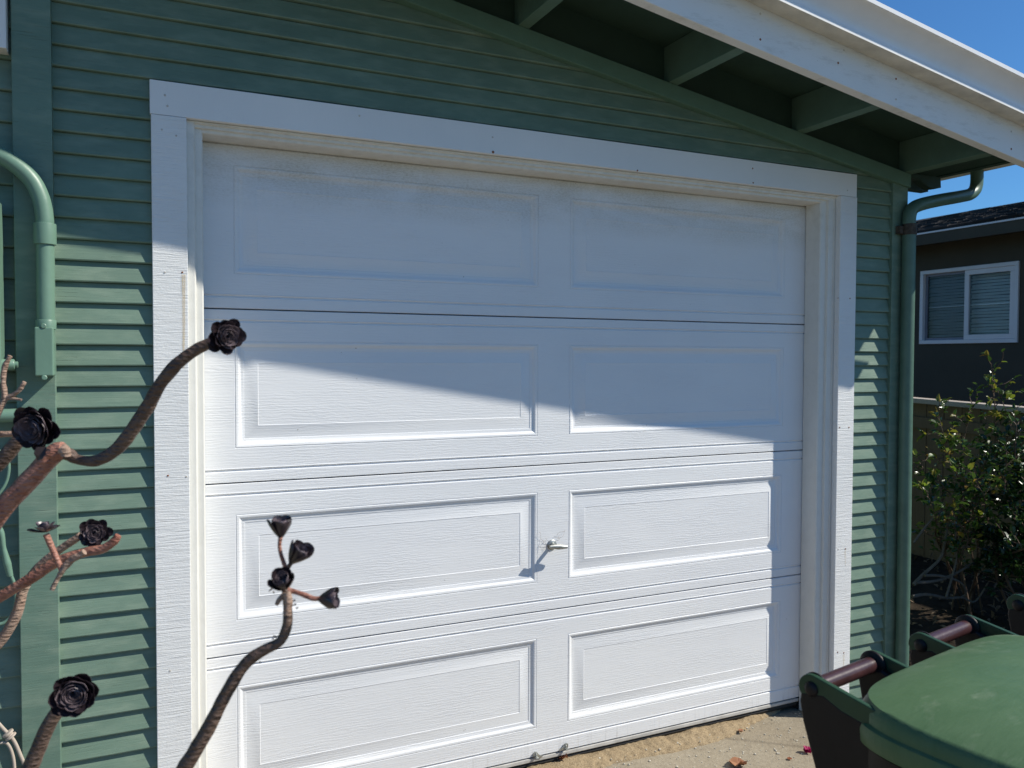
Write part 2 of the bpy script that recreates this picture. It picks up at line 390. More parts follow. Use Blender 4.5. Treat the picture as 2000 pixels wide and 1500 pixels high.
# ------------------------------------------------------------------ ground
GZ = -0.055
g = MB(); g.add([(-60,-60,GZ-.02),(60,-60,GZ-.02),(60,60,GZ-.02),(-60,60,GZ-.02)], [(0,1,2,3)])
struct(g.build('ground', M['soil2']))
g = MB().box(-3.6, 2.95, -14, .3, GZ-.12, GZ)  # slab extended out of view for the sunlight it bounces onto the garage
struct(g.build('driveway', M['concrete']))
g = MB(); nx, ny = 330, 30; vs = []; fs = []
for i in range(nx+1):
    for j in range(ny+1):
        x = -.3+2.62*i/nx; t = j/ny
        yo = -.085-.035*noise.noise(Vector((x*3.1, 0, 0)))-.022*noise.noise(Vector((x*11, 3, 0)))-.008*noise.noise(Vector((x*45, 3, 0)))-max(0, 1.3-x)*.12
        if x > 1.95: yo += (x-1.95)*.30
        y = .03*(1-t)+yo*t
        zz = GZ+.003+(1-t**1.6)*.020*(1+.6*noise.noise(Vector((x*9, y*9, 0))))+.006*noise.noise(Vector((x*38, y*38, 1)))+.003*noise.noise(Vector((x*95, y*95, 1)))
        if t == 1: zz = GZ-.004
        vs.append((x, y, zz))
for i in range(nx):
    for j in range(ny):
        a = i*(ny+1)+j; fs.append((a, a+1, a+ny+2, a+ny+1))
g.add(vs, fs); struct(g.build('dirt_strip', M['sand'], smooth=180))
g = MB(); vs = []; fs = []; nx, ny = 50, 60
for i in range(nx+1):
    for j in range(ny+1):
        x = 2.96+2.3*i/nx; y = -1.6+7*j/ny
        vs.append((x, y, GZ+.012+.03*noise.noise(Vector((x*3, y*3, 0)))+.012*noise.noise(Vector((x*14, y*14, 0)))+(.02 if 0 < i < nx else -.05)))
for i in range(nx):
    for j in range(ny):
        a = i*(ny+1)+j; fs.append((a, a+ny+1, a+ny+2, a+1))
g.add(vs, fs); struct(g.build('garden_soil', M['soil'], smooth=180))
# ------------------------------------------------------------------ garage
S = -0.165
DX0, DX1 = 0.0, 2.383
XC = 2.852      # right corner
garage = thing('garage', 'green clapboard garage with white roll-up door under a wide gable eave', 'garage', (1.2, 0, GZ))
def lap_siding(mb, x0, x1, zlo, zhi, zref, exp, ybut=-.1135, ytop=-.1012, clip=None):
    k = math.floor((zlo-zref)/exp)
    while zref+k*exp < zhi:
        zb = zref+k*exp; zt = zb+exp
        n = max(1, int((x1-x0)/.12))
        for i in range(n):
            xa = x0+(x1-x0)*i/n; xb = x0+(x1-x0)*(i+1)/n
            if 0 < i < n-1 and noise.noise(Vector((i*3.7, k*5.3, x0))) > .62: xa += .0016
            wob = lambda x: .0016*noise.noise(Vector((x*2.3, k*7.1, 0)))
            wy = lambda x: .0010*noise.noise(Vector((x*1.7, k*3.3, 9)))
            a, b = wob(xa), wob(xb); c, d = wy(xa), wy(xb)
            mb.add([(xa, ybut+c, zb+a+.0042), (xb, ybut+d, zb+b+.0042), (xb, ytop, zt-.0016), (xa, ytop, zt-.0016), (xa, ybut+c+.0050, zb+a), (xb, ybut+d+.0050, zb+b), (xa, ytop+.0022, zb+a-.0002), (xb, ytop+.0022, zb+b-.0002), (xa, ybut+c+.0012, zb+a+.0011), (xb, ybut+d+.0012, zb+b+.0011)],
                   [(0, 1, 2, 3), (8, 9, 1, 0), (4, 5, 9, 8), (6, 7, 5, 4)])
        k += 1
EXP = .0572; ZR = 2.228
zr = lambda x, z0: z0+S*x
sid = MB()
lap_siding(sid, -.40, -.135, GZ-.02, 2.17, ZR, EXP)
lap_siding(sid, 2.535, 2.78, GZ-.02, 2.17, ZR, EXP)
k = math.ceil((2.165-ZR)/EXP)
while ZR+k*EXP < 2.74:
    zb = ZR+k*EXP; xe = min(2.78, (2.709-zb-EXP)/.165); xn = min(2.78, (2.709-zb)/.165)
    if xe > -.38: lap_siding(sid, -.40, xe, zb, zb+.001, zb, EXP)
    else: xe = -.40
    if xe < 2.78:
        sid.add([(xe, -.1135, zb+.0042), (xn, -.1135, zb+.0042), (xn, -.113, zb+.007), (xe, -.1012, zb+EXP-.0016), (xe, -.0995, zb), (xn, -.0995, zb)], [(0, 1, 2, 3), (4, 5, 1, 0)])
    k += 1
sid.build('wall', M['siding'], garage)
sid = MB(); lap_siding(sid, -3.2, -.46, GZ-.02, 2.9, 2.228, .0815)
sid.build('wall', M['siding'], garage)
# sheathing behind the boards (keeps the wall solid); opening left free for the door
sh = MB()
sh.box(-5.0, -.0575, -.100, .0, GZ-.03, 2.15); sh.box(2.461, 2.83, -.100, .0, GZ-.03, 2.15)
sh.prism([(-1.4, -.100, 2.15), (2.83, -.100, 2.15), (2.83, -.100, zr(2.83, 2.86)), (-1.4, -.100, zr(-1.4, 2.86))], (0, .10, 0))
sh.prism([(-5.0, -.100, 2.15), (-1.402, -.100, 2.15), (-1.402, -.100, zr(-1.4, 2.86)), (-5.0, -.100, 2.5)], (0, .10, 0))
sh.box(2.75, 2.83, .0, 5, GZ-.03, 2.39); sh.box(-5.0, -4.9, .0, 5, GZ-.03, 2.5); sh.box(-4.9, 2.75, 4.9, 5, GZ-.03, 2.39)
sh.build('sheathing', M['soffit'], garage)
# corner boards
MB().box(-.474, -.3835, -.140, -.1, GZ, 3.0).build('corner_board', M['board'], garage, bevel=.002)
cb = MB(); cb.box(2.762, XC, -.1225, -.1, GZ+.01, zr(2.8, 2.722)); cb.box(2.83, XC, -.1, 5, GZ+.01, 2.36)
cb.build('corner_board', M['board'], garage, bevel=.002)
# frieze
MB().prism([(-1.4, -.137, zr(-1.4, 2.664)), (XC, -.137, zr(XC, 2.664)), (XC, -.137, zr(XC, 2.7215)), (-1.4, -.137, zr(-1.4, 2.7215))], (0, .036, 0)).build('frieze_board', M['frieze'], garage, bevel=.002)
# head and side trim boards
tb = MB().box(-.055+.003, 2.4555-.003, -.1235, -.09, 2.1285, 2.2225); tb = MB().box(-.147, 2.547, -.1235, -.098, 2.1285, 2.2225)
head = tb.build('trim_board', M['trim_h'], garage, bevel=.0012)
side_l = MB().box(-.1445, -.0525, -.1245, -.098, GZ+.01, 2.1275).build('trim_board', M['trim_v'], garage, bevel=.0015)
side_r = MB().box(2.4565, 2.5495, -.1245, -.098, GZ+.01, 2.1275).build('trim_board', M['trim_v'], garage, bevel=.0015)
# door stops: stepped mouldings
def stop_profile_l(): return [(-.0535, -.1), (-.0535, .02), (-.001, .02), (-.0065, -.086), (-.0095, -.0905), (-.026, -.0905), (-.028, -.103), (-.033, -.108), (-.050, -.108)]
mb = MB(); mb.prism([(x, y, GZ+.004) for x, y in [(-.0565, -.095), (-.0565, .012), (-.0045, -.004), (-.0075, -.083), (-.0115, -.0865), (-.0275, -.0875), (-.0290, -.099), (-.0330, -.1030), (-.0515, -.104), (-.0515, -.0975)]], (0, 0, 2.122-GZ))
mb.build('door_stop', M['stop'], garage)
mb = MB(); mb.prism([(x, y, GZ+.004) for x, y in [(2.4560, -.0975), (2.4475, -.0985), (2.4465, -.0955), (2.4205, -.0955), (2.4178, -.0840), (2.3910, -.0840), (2.3872, -.0795), (2.3865, -.004), (2.42, .012), (2.4600, .012), (2.4600, -.0975)]], (0, 0, 2.122-GZ))
mb.build('door_stop', M['stop'], garage)
mb = MB(); mb.prism([(-.056, y, z) for y, z in [(-.0975, 2.1275), (-.1035, 2.1270), (-.103, 2.1220), (-.096, 2.1200), (-.0955, 2.1115), (-.085, 2.1100), (-.0840, 2.1015), (-.080, 2.0995), (-.004, 2.0985), (.012, 2.13), (-.0975, 2.145)]], (2.514, 0, 0))
mb.build('door_stop', M['stop'], garage)
MB().box(-.06, 2.47, .012, .06, 2.095, 2.16).box(-.3, -.004, .004, .05, GZ, 2.11).box(2.388, 2.7, .004, .05, GZ, 2.11).build('door_jamb', M['dark'], garage)
# nails
def nail(p, par, rusty=True, r=.0042, axis=(0, -1, 0)):
    mb = MB(); a = Vector(axis); t = a.orthogonal().normalized(); b = a.cross(t)
    rr = [(1, -.002), (1, .0006), (.6, .0016), (.25, .0008)]
    mb.rings([[Vector(p)+a*h+(t*math.cos(k*PI/4)+b*math.sin(k*PI/4))*r*q for k in range(8)] for q, h in rr])
    return mb.build('nail', M['nail'] if rusty else M['nailw'], par)
for u, v, ru in [(962,268,0),(963,297,1),(1245,333,1),(1470,329,1),(1471,357,1),(322,186,0),(327,207,0),(702,226,0),(1655,372,0)]:
    nail(at(u, v, y=-.1235), head, ru, .0032 if v != 297 else .0046)
for u, v, ru in [(316,253,0),(344,265,0),(356,532,1),(322,532,0),(328,929,1),(364,931,0),(332,1310,0)]:
    nail(at(u, v, y=-.1245), side_l, ru, .0028)
for u, v, ru in [(1637,582,0),(1660,583,1),(1640,835,1),(1658,835,1),(1637,1073,0),(1651,1072,1),(1636,1274,1),(1648,1275,1)]:
    nail(at(u, v, y=-.1245), side_r, ru, .0032)
def stain(u, v0, v1, wpx, par, y=-.1252):
    a = at(u, v0, y=y); b = at(u, v1, y=y); h = wpx/2/640
    mb = MB(); n = 10; vs = []
    for i in range(n+1):
        t = i/n; p = a.lerp(b, t); hw = h*(1-.4*t)*(1+.3*noise.noise(Vector((u, i*.7, 0))))
        vs += [(p.x-hw, y-.0004, p.z), (p.x+hw, y-.0004, p.z), (p.x+hw, y+.0004, p.z), (p.x-hw, y+.0004, p.z)]
    fs = []
    for i in range(n):
        for k in range(4): fs.append((i*4+k, i*4+(k+1) % 4, i*4+4+(k+1) % 4, i*4+4+k))
    mb.add(vs, fs); mb.build('rust_stain', M['rust'], par)
stain(359, 536, 720, 5.5, side_l, -.1254); stain(357, 536, 575, 3.5, side_l, -.1262); stain(1651, 1074, 1105, 4, side_r, -.1254); stain(1648, 1278, 1300, 4, side_r, -.1254)
# ---- the sectional door
H = .5334
A_, B_, C_, D_ = .0855, 1.1256, 1.2538, 2.2773
PZ0, PZ1 = .1064, .4361
door_root = MB().box(-.02, 2.404, .014, .045, .0, 2.13).build('garage_door', M['dark'], garage)
ogee = [(0, 0), (.0012, .0016), (.004, -.0004), (.008, .0002), (.012, .0022), (.016, .0048), (.020, .0070), (.024, .0082), (.028, .0086), (.0285, .0098), (.031, .0098)]
bevel = [(.069, .0008), (.0705, .0018), (.0712, .0018)]
def section(k):
    mb = MB(); z0 = k*H; gap = .0016
    e = H if k < 3 else .535
    def groove(z): return [(z-.0045, 0), (z-.003, .0006), (z-.0008, .0042), (z+.0008, .0042), (z+.0040, .0004), (z+.0060, -.0010), (z+.009, 0)]
    zs = [(gap+.0012, 0.0)]
    zs = [(gap, .004), (gap+.0018, .0)]
    zs += groove(.038)
    zs += [(PZ0, 0), (PZ1, 0)]
    zs += groove(e-.037)
    zs += [(e-gap-.0018, 0), (e-gap, .004)]
    if k == 0: zs[2:9] = groove(.052)
    xs = [-.02, A_, B_, C_, D_, 2.404]
    # subdivide plain strips across x only where needed
    for zi in range(len(zs)-1):
        za, ya = zs[zi]; zb, yb = zs[zi+1]
        for xi in range(5):
            xa, xb = xs[xi], xs[xi+1]
            if xi in (1, 3) and abs(za-PZ0) < 1e-6: continue
            mb.add([(xa, ya, z0+za), (xb, ya, z0+za), (xb, yb, z0+zb), (xa, yb, z0+zb)], [(0, 1, 2, 3)])
    for xa, xb in ((A_, B_), (C_, D_)):
        prof = ogee+bevel; rings = []
        for o, y in prof:
            rings.append([(xa+o, y, z0+PZ0+o), (xb-o, y, z0+PZ0+o), (xb-o, y, z0+PZ1-o), (xa+o, y, z0+PZ1-o)])
        vs = [p for r in rings for p in r]; fs = []
        for i in range(len(rings)-1):
            for q in range(4): fs.append((i*4+q, i*4+(q+1) % 4, i*4+4+(q+1) % 4, i*4+4+q))
        n = (len(rings)-1)*4; fs.append((n, n+1, n+2, n+3)); mb.add(vs, fs)
    # edges
    ztop = z0+e-gap
    mb.add([(-.02, .004, ztop), (2.404, .004, ztop), (2.404, .04, ztop), (-.02, .04, ztop)], [(0, 1, 2, 3)])
    mb.add([(-.02, .004, z0+gap), (2.404, .004, z0+gap), (2.404, .04, z0+gap), (-.02, .04, z0+gap)], [(3, 2, 1, 0)])
    return mb.build('door_section', M['door'], door_root, smooth=28)
for k in range(4): section(k)
bs = MB(); bs.prism([(-.015, y, z) for y, z in [(.0015, -.0025), (-.0015, -.004), (-.002, -.014), (.004, -.019), (.03, -.019), (.03, -.0025)]], (2.40, 0, 0))
bs.build('bottom_retainer', M['seal'], door_root, smooth=30)
MB().prism([(-.015, y, z) for y, z in [(.006, -.0195), (.003, -.028), (.01, -.040), (.03, -.042), (.036, -.0195)]], (2.40, 0, 0)).build('bottom_seal', M['dark'], door_root)
# handle: round base, stem, T bar
hd = MB(); hp = at(1078, 1064, y=-.001)
def disc_rings(mb, c, axis, prof, n=20):
    a = Vector(axis).normalized(); t = a.orthogonal().normalized(); b = a.cross(t); c = Vector(c)
    mb.rings([[c+a*h+(t*math.cos(2*PI*k/n)+b*math.sin(2*PI*k/n))*r for k in range(n)] for r, h in prof]); return mb
disc_rings(hd, hp, (0, -1, 0), [(.019, -.002), (.019, .002), (.016, .004), (.009, .005), (.0075, .010), (.007, .030)])
c = hp+Vector((0, -.040, 0))
bar = []
for i in range(13):
    t = i/12*2-1; x = t*.036 + .006; hh = .0085*(1-.55*abs(t)**1.5)+.0012; dd = .0065*(1-.4*abs(t)**2); sl = -.10*t*.036
    bar.append([c+Vector((x, dd*math.cos(2*PI*k/12), hh*math.sin(2*PI*k/12)+sl)) for k in range(12)])
hd.rings(bar)
hd.build('door_handle', M['zinc'], door_root, smooth=50)
disc_rings(MB(), c+Vector((.012, -.0055, -.001)), (0, -1, 0), [(.0042, 0), (.0042, .0016), (.003, .0018), (.0026, .0004)], 14).build('lock_cylinder', M['zinc'], door_root, smooth=40)
# cobwebs and straw round the handle
cwb = MB(); rnd = random.Random(3)
for i in range(14):
    a = hp+Vector((rnd.uniform(-.05, .03), -.004, rnd.uniform(-.01, .035))); b = a+Vector((rnd.uniform(-.03, .035), rnd.uniform(-.012, .004), rnd.uniform(-.03, .03)))
    m_ = (a+b)/2+Vector((rnd.uniform(-.01, .01), -.004, rnd.uniform(-.01, .01)))
    b.y = min(b.y, -.002); a.y = -.002; cwb.tube([a, m_, b], .0003, 4, 4)
cwb.build('cobweb', M['litter'], door_root)
# lift bracket hardware at the foot of the door
for (u, v, s_) in [(1046, 1474, 1), (1104, 1457, -1)]:
    p = at(u, v, y=-.003); mb = MB()
    mb.prism([p+Vector((s_*q[0], 0, q[1])) for q in [(-.010, -.006), (-.011, .006), (-.004, .012), (.004, .010), (.012, .000), (.028, -.010), (.024, -.014), (.006, -.011)]], (0, -.004, 0))
    mb.box(p.x-.006, p.x+.006, p.y-.020, p.y-.003, p.z-.008, p.z-.004)
    disc_rings(mb, p+Vector((0, -.004, .002)), (0, -1, 0), [(.0045, 0), (.0045, .003), (.002, .004)], 8)
    mb.build('lift_bracket', M['zinc'], door_root, bevel=.0008)
# ------------------------------------------------------------------ roof
YB = -.51; YF = -.55
roof = MB()
roof.prism([(-1.4, YB+.004, zr(-1.4, 2.86)), (3.30, YB+.004, zr(3.30, 2.86)), (3.30, YB+.004, zr(3.30, 2.955)), (-1.4, YB+.004, zr(-1.4, 2.955))], (0, 5.6, 0))
roof.prism([(-5.9, YB+.004, 2.40), (-1.402, YB+.004, zr(-1.4, 2.86)), (-1.402, YB+.004, zr(-1.4, 2.955)), (-5.9, YB+.004, 2.49)], (0, 5.6, 0))
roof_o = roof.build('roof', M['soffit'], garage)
rs = MB(); rs.prism([(-1.4, YF+.002, zr(-1.4, 2.957)), (3.27, YF+.002, zr(3.27, 2.957)), (3.27, YF+.002, zr(3.27, 2.967)), (-1.4, YF+.002, zr(-1.4, 2.967))], (0, 5.65, 0))
rs.build('shingles', M['shingle'], roof_o)
mb = MB(); mb.prism([(-1.4, YB, zr(-1.4, 2.717)), (3.30, YB, zr(3.30, 2.717)), (3.30, YB, zr(3.30, 2.956)), (-1.4, YB, zr(-1.4, 2.956))], (0, YF-YB, 0))
barge = mb.build('barge_board', M['barge'], garage, bevel=.0025)
mb = MB(); mb.prism([(-5.9, YB, 2.26), (-1.402, YB, zr(-1.4, 2.717)), (-1.402, YB, zr(-1.4, 2.956)), (-5.9, YB, 2.50)], (0, YF-YB, 0))
mb.build('barge_board', M['barge'], garage, bevel=.0025)
for u, v in [(1485,77),(1485,27),(1637,123),(1648,98),(1750,154),(1750,194),(1975,257),(1975,291)]: nail(at(u, v, y=YF), barge, (u+v) % 3 > 0, .0040)
# rake gutter (K profile): (outward, up) from the barge face, bottom at z0 2.851
KP = [(.000, .000), (.062, .000), (.066, .004), (.066, .013), (.058, .017), (.052, .026), (.052, .042), (.058, .060), (.070, .078), (.084, .090), (.092, .097), (.102, .101), (.108, .103), (.108, .117), (.100, .119)]
KPc = KP+[(.097, .112), (.080, .096), (.048, .05), (.050, .008), (.000, .008)]
def kstrip(mb, f, inner=True):
    pass
mb = MB()
e = 3.458
outer = [(-1.4, YF-.001-o, zr(-1.4, 2.851)+u_) for o, u_ in KPc]
mb.prism(outer, (e+1.4, 0, S*(e+1.4)))
rg = mb.build('gutter', [M['gutter']], garage, smooth=35)
mb = MB(); mb.prism([(-1.4, YF-.004, zr(-1.4, 2.8498)), (-1.4, YF-.072, zr(-1.4, 2.8498)), (-1.4, YF-.072, zr(-1.4, 2.8505)), (-1.4, YF-.004, zr(-1.4, 2.8505))], (e+1.4-.01, 0, S*(e+1.4-.01)))
mb.build('gutter_bottom', M['gutter_under'], garage)
# fascia and gutter along the eave
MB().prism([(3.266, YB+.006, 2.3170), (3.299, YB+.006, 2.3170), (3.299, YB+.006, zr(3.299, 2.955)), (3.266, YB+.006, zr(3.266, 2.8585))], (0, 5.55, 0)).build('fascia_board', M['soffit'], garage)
mb = MB(); mb.prism([(3.302+o*1.5, YF-.066, 2.328+u_*.85) for o, u_ in KPc], (0, 5.6, 0)); mb.build('gutter', M['gutter'], garage, smooth=35)
mb = MB(); mb.prism([(3.303, YF-.062, 2.3264), (3.396, YF-.062, 2.3264), (3.396, YF-.062, 2.3272), (3.303, YF-.062, 2.3272)], (0, 5.5, 0)); mb.build('gutter_bottom', M['gutter_under'], garage)
# blocking above the frieze and lookouts
def lookout(x, slew=0.0):
    w_ = .019; b0 = 2.722; t0 = 2.8585
    mb = MB()
    def P(xx, y, z0, dz): 
        return Vector((xx, y, zr(xx, z0)))
    a = [P(x-w_, -.101, b0, 0), P(x+w_, -.101, b0, 0), P(x+w_, -.101, t0, 0), P(x-w_, -.101, t0, 0)]
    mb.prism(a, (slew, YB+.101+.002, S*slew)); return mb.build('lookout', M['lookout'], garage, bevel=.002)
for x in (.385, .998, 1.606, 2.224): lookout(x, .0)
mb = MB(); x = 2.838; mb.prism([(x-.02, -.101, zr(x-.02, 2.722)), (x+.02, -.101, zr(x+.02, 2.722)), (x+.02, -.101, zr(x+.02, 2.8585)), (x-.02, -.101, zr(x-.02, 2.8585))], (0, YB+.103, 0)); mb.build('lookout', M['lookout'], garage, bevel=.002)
# rafter tail with a rounded notch, past the corner
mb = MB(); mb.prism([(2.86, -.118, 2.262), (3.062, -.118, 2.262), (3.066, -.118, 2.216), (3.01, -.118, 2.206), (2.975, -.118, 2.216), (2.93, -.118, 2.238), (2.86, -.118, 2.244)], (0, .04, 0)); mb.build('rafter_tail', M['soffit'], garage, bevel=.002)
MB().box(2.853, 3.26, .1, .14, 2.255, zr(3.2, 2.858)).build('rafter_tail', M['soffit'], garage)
# white board at the far upper left of the wall
MB().box(-.90, -.4815, -.165, -.10, 2.238, 3.0).build('window_trim', M['trim_h'], garage, bevel=.002)
# ------------------------------------------------------------------ downspout
ds = thing('downspout', 'green round metal downspout running down the garage corner beside the white door frame', 'downspout', (2.825, -.175, GZ))
y = -.151
yt = at(1908, 338, x=3.35).y; yl = lambda t: yt+(-.151-yt)*t
pts = [at(1908, 338, y=yt)+Vector((0, 0, .03)), at(1907, 362, y=yt), at(1897, 378, y=yl(.06)), at(1875, 384, y=yl(.22)), at(1835, 391, y=yl(.6)), at(1800, 399, y=yl(.92)), at(1782, 408, y=y), at(1776, 424, y=y), Vector((at(1775.5, 450, y=y).x, y, at(1775, 450, y=y).z))]
xb = at(1775.5, 470, y=y).x
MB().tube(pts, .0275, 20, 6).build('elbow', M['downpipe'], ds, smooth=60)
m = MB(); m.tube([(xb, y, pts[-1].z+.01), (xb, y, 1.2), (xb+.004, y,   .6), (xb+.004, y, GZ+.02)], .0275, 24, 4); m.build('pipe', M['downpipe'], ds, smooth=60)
M['rusty'] = simple('grimy_rusty_band', (.06, .05, .04), .75, .5, 70, .003, 120)
m = MB(); disc_rings(m, (xb, y, pts[-1].z-.02), (0, 0, 1), [(.0285, 0), (.0302, .002), (.0302, .045), (.0285, .048)], 24); m.box(xb-.05, xb-.02, y+.005, -.124, pts[-1].z-.015, pts[-1].z+.018)
m.build('strap', M['rusty'], ds, smooth=40)
# ------------------------------------------------------------------ electrical gear on the left
eb = thing('electrical_panel', 'pale green electrical meter box with lid cut off by the left edge', 'electrical box', (-.62, -.14, 1.45))
m = MB().box(-.80, -.4980, -.215, -.1405, 1.385, 1.845); m.build('body', M['green'], eb, bevel=.004)
m = MB().box(-.80, -.5065, -.232, -.2155, 1.392, 1.585); m.build('lower_cover', M['green'], eb, bevel=.004)
m = MB().box(-.80, -.4990, -.236, -.2155, 1.598, 1.825); m.build('lid', M['green'], eb, bevel=.004)
m = MB().box(-.80, -.4955, -.243, -.2165, 1.832, 1.856); m.build('hood', M['green'], eb, bevel=.003)
m = MB(); disc_rings(m, at(26, 712, y=-.185)+Vector((-.03, 0, 0)), (1, 0, 0), [(.0140, -.03), (.0140, .030), (.0125, .033), (.008, .034), (.008, .040), (.006, .041)], 16); m.build('hub', M['green'], eb, smooth=40)
cdt = thing('conduit', 'fat green conduit bending over the corner board down to a screwed junction box', 'conduit', (-.41, -.17, 1.40))
y = -.172
cpts = [at(-60, 292, y=y), at(-10, 300, y=y), at(30, 322, y=y), at(62, 352, y=y), at(80, 388, y=y), at(87, 425, y=y), at(87.5, 440, y=y)]
MB().tube(cpts, .0215, 20, 8).build('elbow', M['green'], cdt, smooth=60)
cx = at(88, 460, y=y).x
z1, z2 = at(88, 437, y=y).z, at(88, 478, y=y).z
m = MB(); disc_rings(m, (cx, y, z2), (0, 0, 1), [(.022, 0), (.0262, .0005), (.0265, .003), (.0265, z1-z2-.003), (.026, z1-z2), (.0215, z1-z2+.001)], 24); m.build('coupling', M['green'], cdt, smooth=40)
zb = at(89, 640, y=y).z; cx2 = at(89.5, 620, y=y).x
MB().tube([(cx, y, z2+.005), ((cx+cx2)/2, y, (z2+zb)/2), (cx2, y, zb-.01)], .0213, 20, 2).build('pipe', M['green'], cdt, smooth=60)
m = MB(); disc_rings(m, (cx2, y, zb-.004), (0, 0, 1), [(.024, 0), (.0245, .022), (.0235, .024), (.0213, .0245)], 24); m.build('coupling', M['green'], cdt, smooth=40)
p0 = at(66, 638, y=-.20); p1 = at(106, 735, y=-.20)
m = MB().box(p0.x, p1.x, -.196, -.1405, p1.z, p0.z); m.build('junction_box', M['green'], cdt, bevel=.005, seg=3)
m = MB().box(p0.x+.001, p1.x-.001, -.205, -.1968, p1.z+.001, p0.z-.001); m.build('cover_plate', M['green'], cdt, bevel=.0035, seg=3)
for zz in (p0.z+.002, p1.z-.003):
    m = MB(); disc_rings(m, ((p0.x+p1.x)/2, -.203, zz), (0, -1, 0), [(.0068, -.004), (.0068, .003), (.005, .0045), (.002, .0045)], 12); m.build('screw', M['green'], cdt, smooth=40)
hc = thing('horizontal_pipe', 'short green pipe leaving the wall low behind the black rosette at left', 'pipe', (-.6, -.17, 1.28))
MB().tube([at(-80, 812, y=-.17), at(0, 812, y=-.17), at(36, 811, y=-.17)], .0175, 18, 2).build('pipe', M['green'], hc, smooth=60)
disc_rings(MB(), at(36, 811, y=-.17), (1, 0, 0), [(.0185, 0), (.0195, .003), (.0195, .012), (.017, .015)], 18).build('end_cap', M['green'], hc, smooth=40)
cab = thing('cable', 'thin painted cable with a grey-green connector hanging down the wall at far left', 'cable', (-.5, -.15, 1.0))
y = -.152
MB().tube([at(-20, 985, y=y), at(8, 950, y=y), at(17, 920, y=y), at(14, 895, y=y), at(-2, 880, y=y)], .0042, 10, 6).build('wire', M['green'], cab, smooth=60)
MB().tube([at(-10, 1020, y=y), at(2, 1040, y=y), at(7, 1070, y=y), at(14, 1100, y=y), at(20, 1125, y=y)], [.0075, .0075, .006, .0095, .0072], 12, 6).build('connector', M['green'], cab, smooth=60)
MB().tube([at(20, 1120, y=y), at(30, 1150, y=y), at(28, 1190, y=y), at(10, 1215, y=y), at(-20, 1222, y=y)], .0045, 10, 6).build('wire', M['green'], cab, smooth=60)
cab2 = thing('coax_cable', 'pale cable with a round collar curving down the lower left wall', 'cable', (-.5, -.15, .4))
MB().tube([at(-10, 1405, y=y), at(8, 1425, y=y), at(26, 1445, y=y), at(40, 1475, y=y), at(48, 1500, y=y), at(52, 1560, y=y)], .0045, 10, 6).build('wire', M['cap'], cab2, smooth=60)
disc_rings(MB(), at(18, 1435, y=y), (.5, 0, -.8), [(.008, -.010), (.014, -.008), (.014, -.003), (.010, -.001), (.010, .002), (.014, .004), (.014, .008), (.008, .010)], 14).build('collar', M['cap'], cab2, smooth=40)
MB().tube([at(-6, 1452, y=y), at(14, 1452, y=y), at(26, 1480, y=y), at(30, 1530, y=y)], .004, 8, 6).build('wire', M['cap'], cab2, smooth=60)
# ------------------------------------------------------------------ neighbour house
XN = 8.7
nb = thing('neighbour_house', 'charcoal stucco house with shingle roof and white sliding window behind the fence', 'house', (XN, 4, GZ))
wz0, wz1, wy0, wy1 = 1.648, 2.548, 3.212, 4.452
m = MB(); m.box(XN, XN+.2, -4, wy0, GZ, 3.02); m.box(XN, XN+.2, wy1, 12, GZ, 3.02); m.box(XN, XN+.2, wy0, wy1, GZ, wz0); m.box(XN, XN+.2, wy0, wy1, wz1, 3.02)
m.build('wall', M['stucco'], nb)
MB().box(XN+.21, XN+6, -4, 12, GZ, 3.0).build('inner_wall', M['dark'], nb)
m = MB(); ex = XN-.45
m.prism([(ex, -4.3, 2.945), (ex+3.5, -4.3, 3.76), (ex+3.5, -4.3, 3.79), (ex, -4.3, 2.975)], (0, 16.6, 0)); rf = m.build('roof', M['shingle'], nb)
# staggered shingle courses in real relief
m = MB(); rnd = random.Random(5); nrm = Vector((-.815, 0, 3.5)).normalized(); up_ = Vector((3.5, 0, .815)).normalized()
for k in range(24):
    yy = 2.0
    while yy < 6.2:
        L = rnd.uniform(.12, .3); o = Vector((ex, yy, 2.975))+up_*(k*.14-.012+rnd.uniform(-.008, .008)); h_ = rnd.choice((.008, .010, .016))
        a = o+nrm*h_; b = o+up_*.15+nrm*.002
        m.add([o+Vector((0,0,-.001)), o+Vector((0, L-.006, -.001)), a+Vector((0, L-.006, 0)), a, b, b+Vector((0, L-.006, 0))], [(0, 3, 2, 1), (3, 4, 5, 2), (0, 4, 3), (1, 2, 5)], 0 if rnd.random() < .6 else 1)
        yy += L
M['shingle2'] = simple('pale_shingle', (.06, .056, .056), .9, .4, 160, .002, 200, .2)
m.build('shingle_course', [M['shingle'], M['shingle2']], nb)
MB().box(ex-.012, ex+.012, -4.3, 12.3, 2.80, 2.947).build('fascia_board', M['stucco'], nb)
MB().box(ex-.022, ex-.0125, -4.3, 12.3, 2.925, 2.943).build('drip_edge', M['wframe'], nb)
MB().box(ex+.013, XN-.001, -4.3, 12.3, 2.86, 2.88).build('soffit', M['stucco'], nb)
wn = MB()
def frame(mb, y0, y1, z0, z1, w, x0, x1):
    mb.box(x0, x1, y0, y1, z0, z0+w); mb.box(x0, x1, y0, y1, z1-w, z1); mb.box(x0, x1, y0, y0+w, z0+w, z1-w); mb.box(x0, x1, y1-w, y1, z0+w, z1-w)
frame(wn, wy0, wy1, wz0, wz1, .045, XN-.025, XN+.06)
win = wn.build('window', M['wframe'], nb, bevel=.004)
ym = (wy0+wy1)/2+.01
m = MB(); frame(m, wy0+.046, ym+.02, wz0+.046, wz1-.046, .055, XN-.012, XN+.02); m.build('sash', M['wframe'], win, bevel=.003)
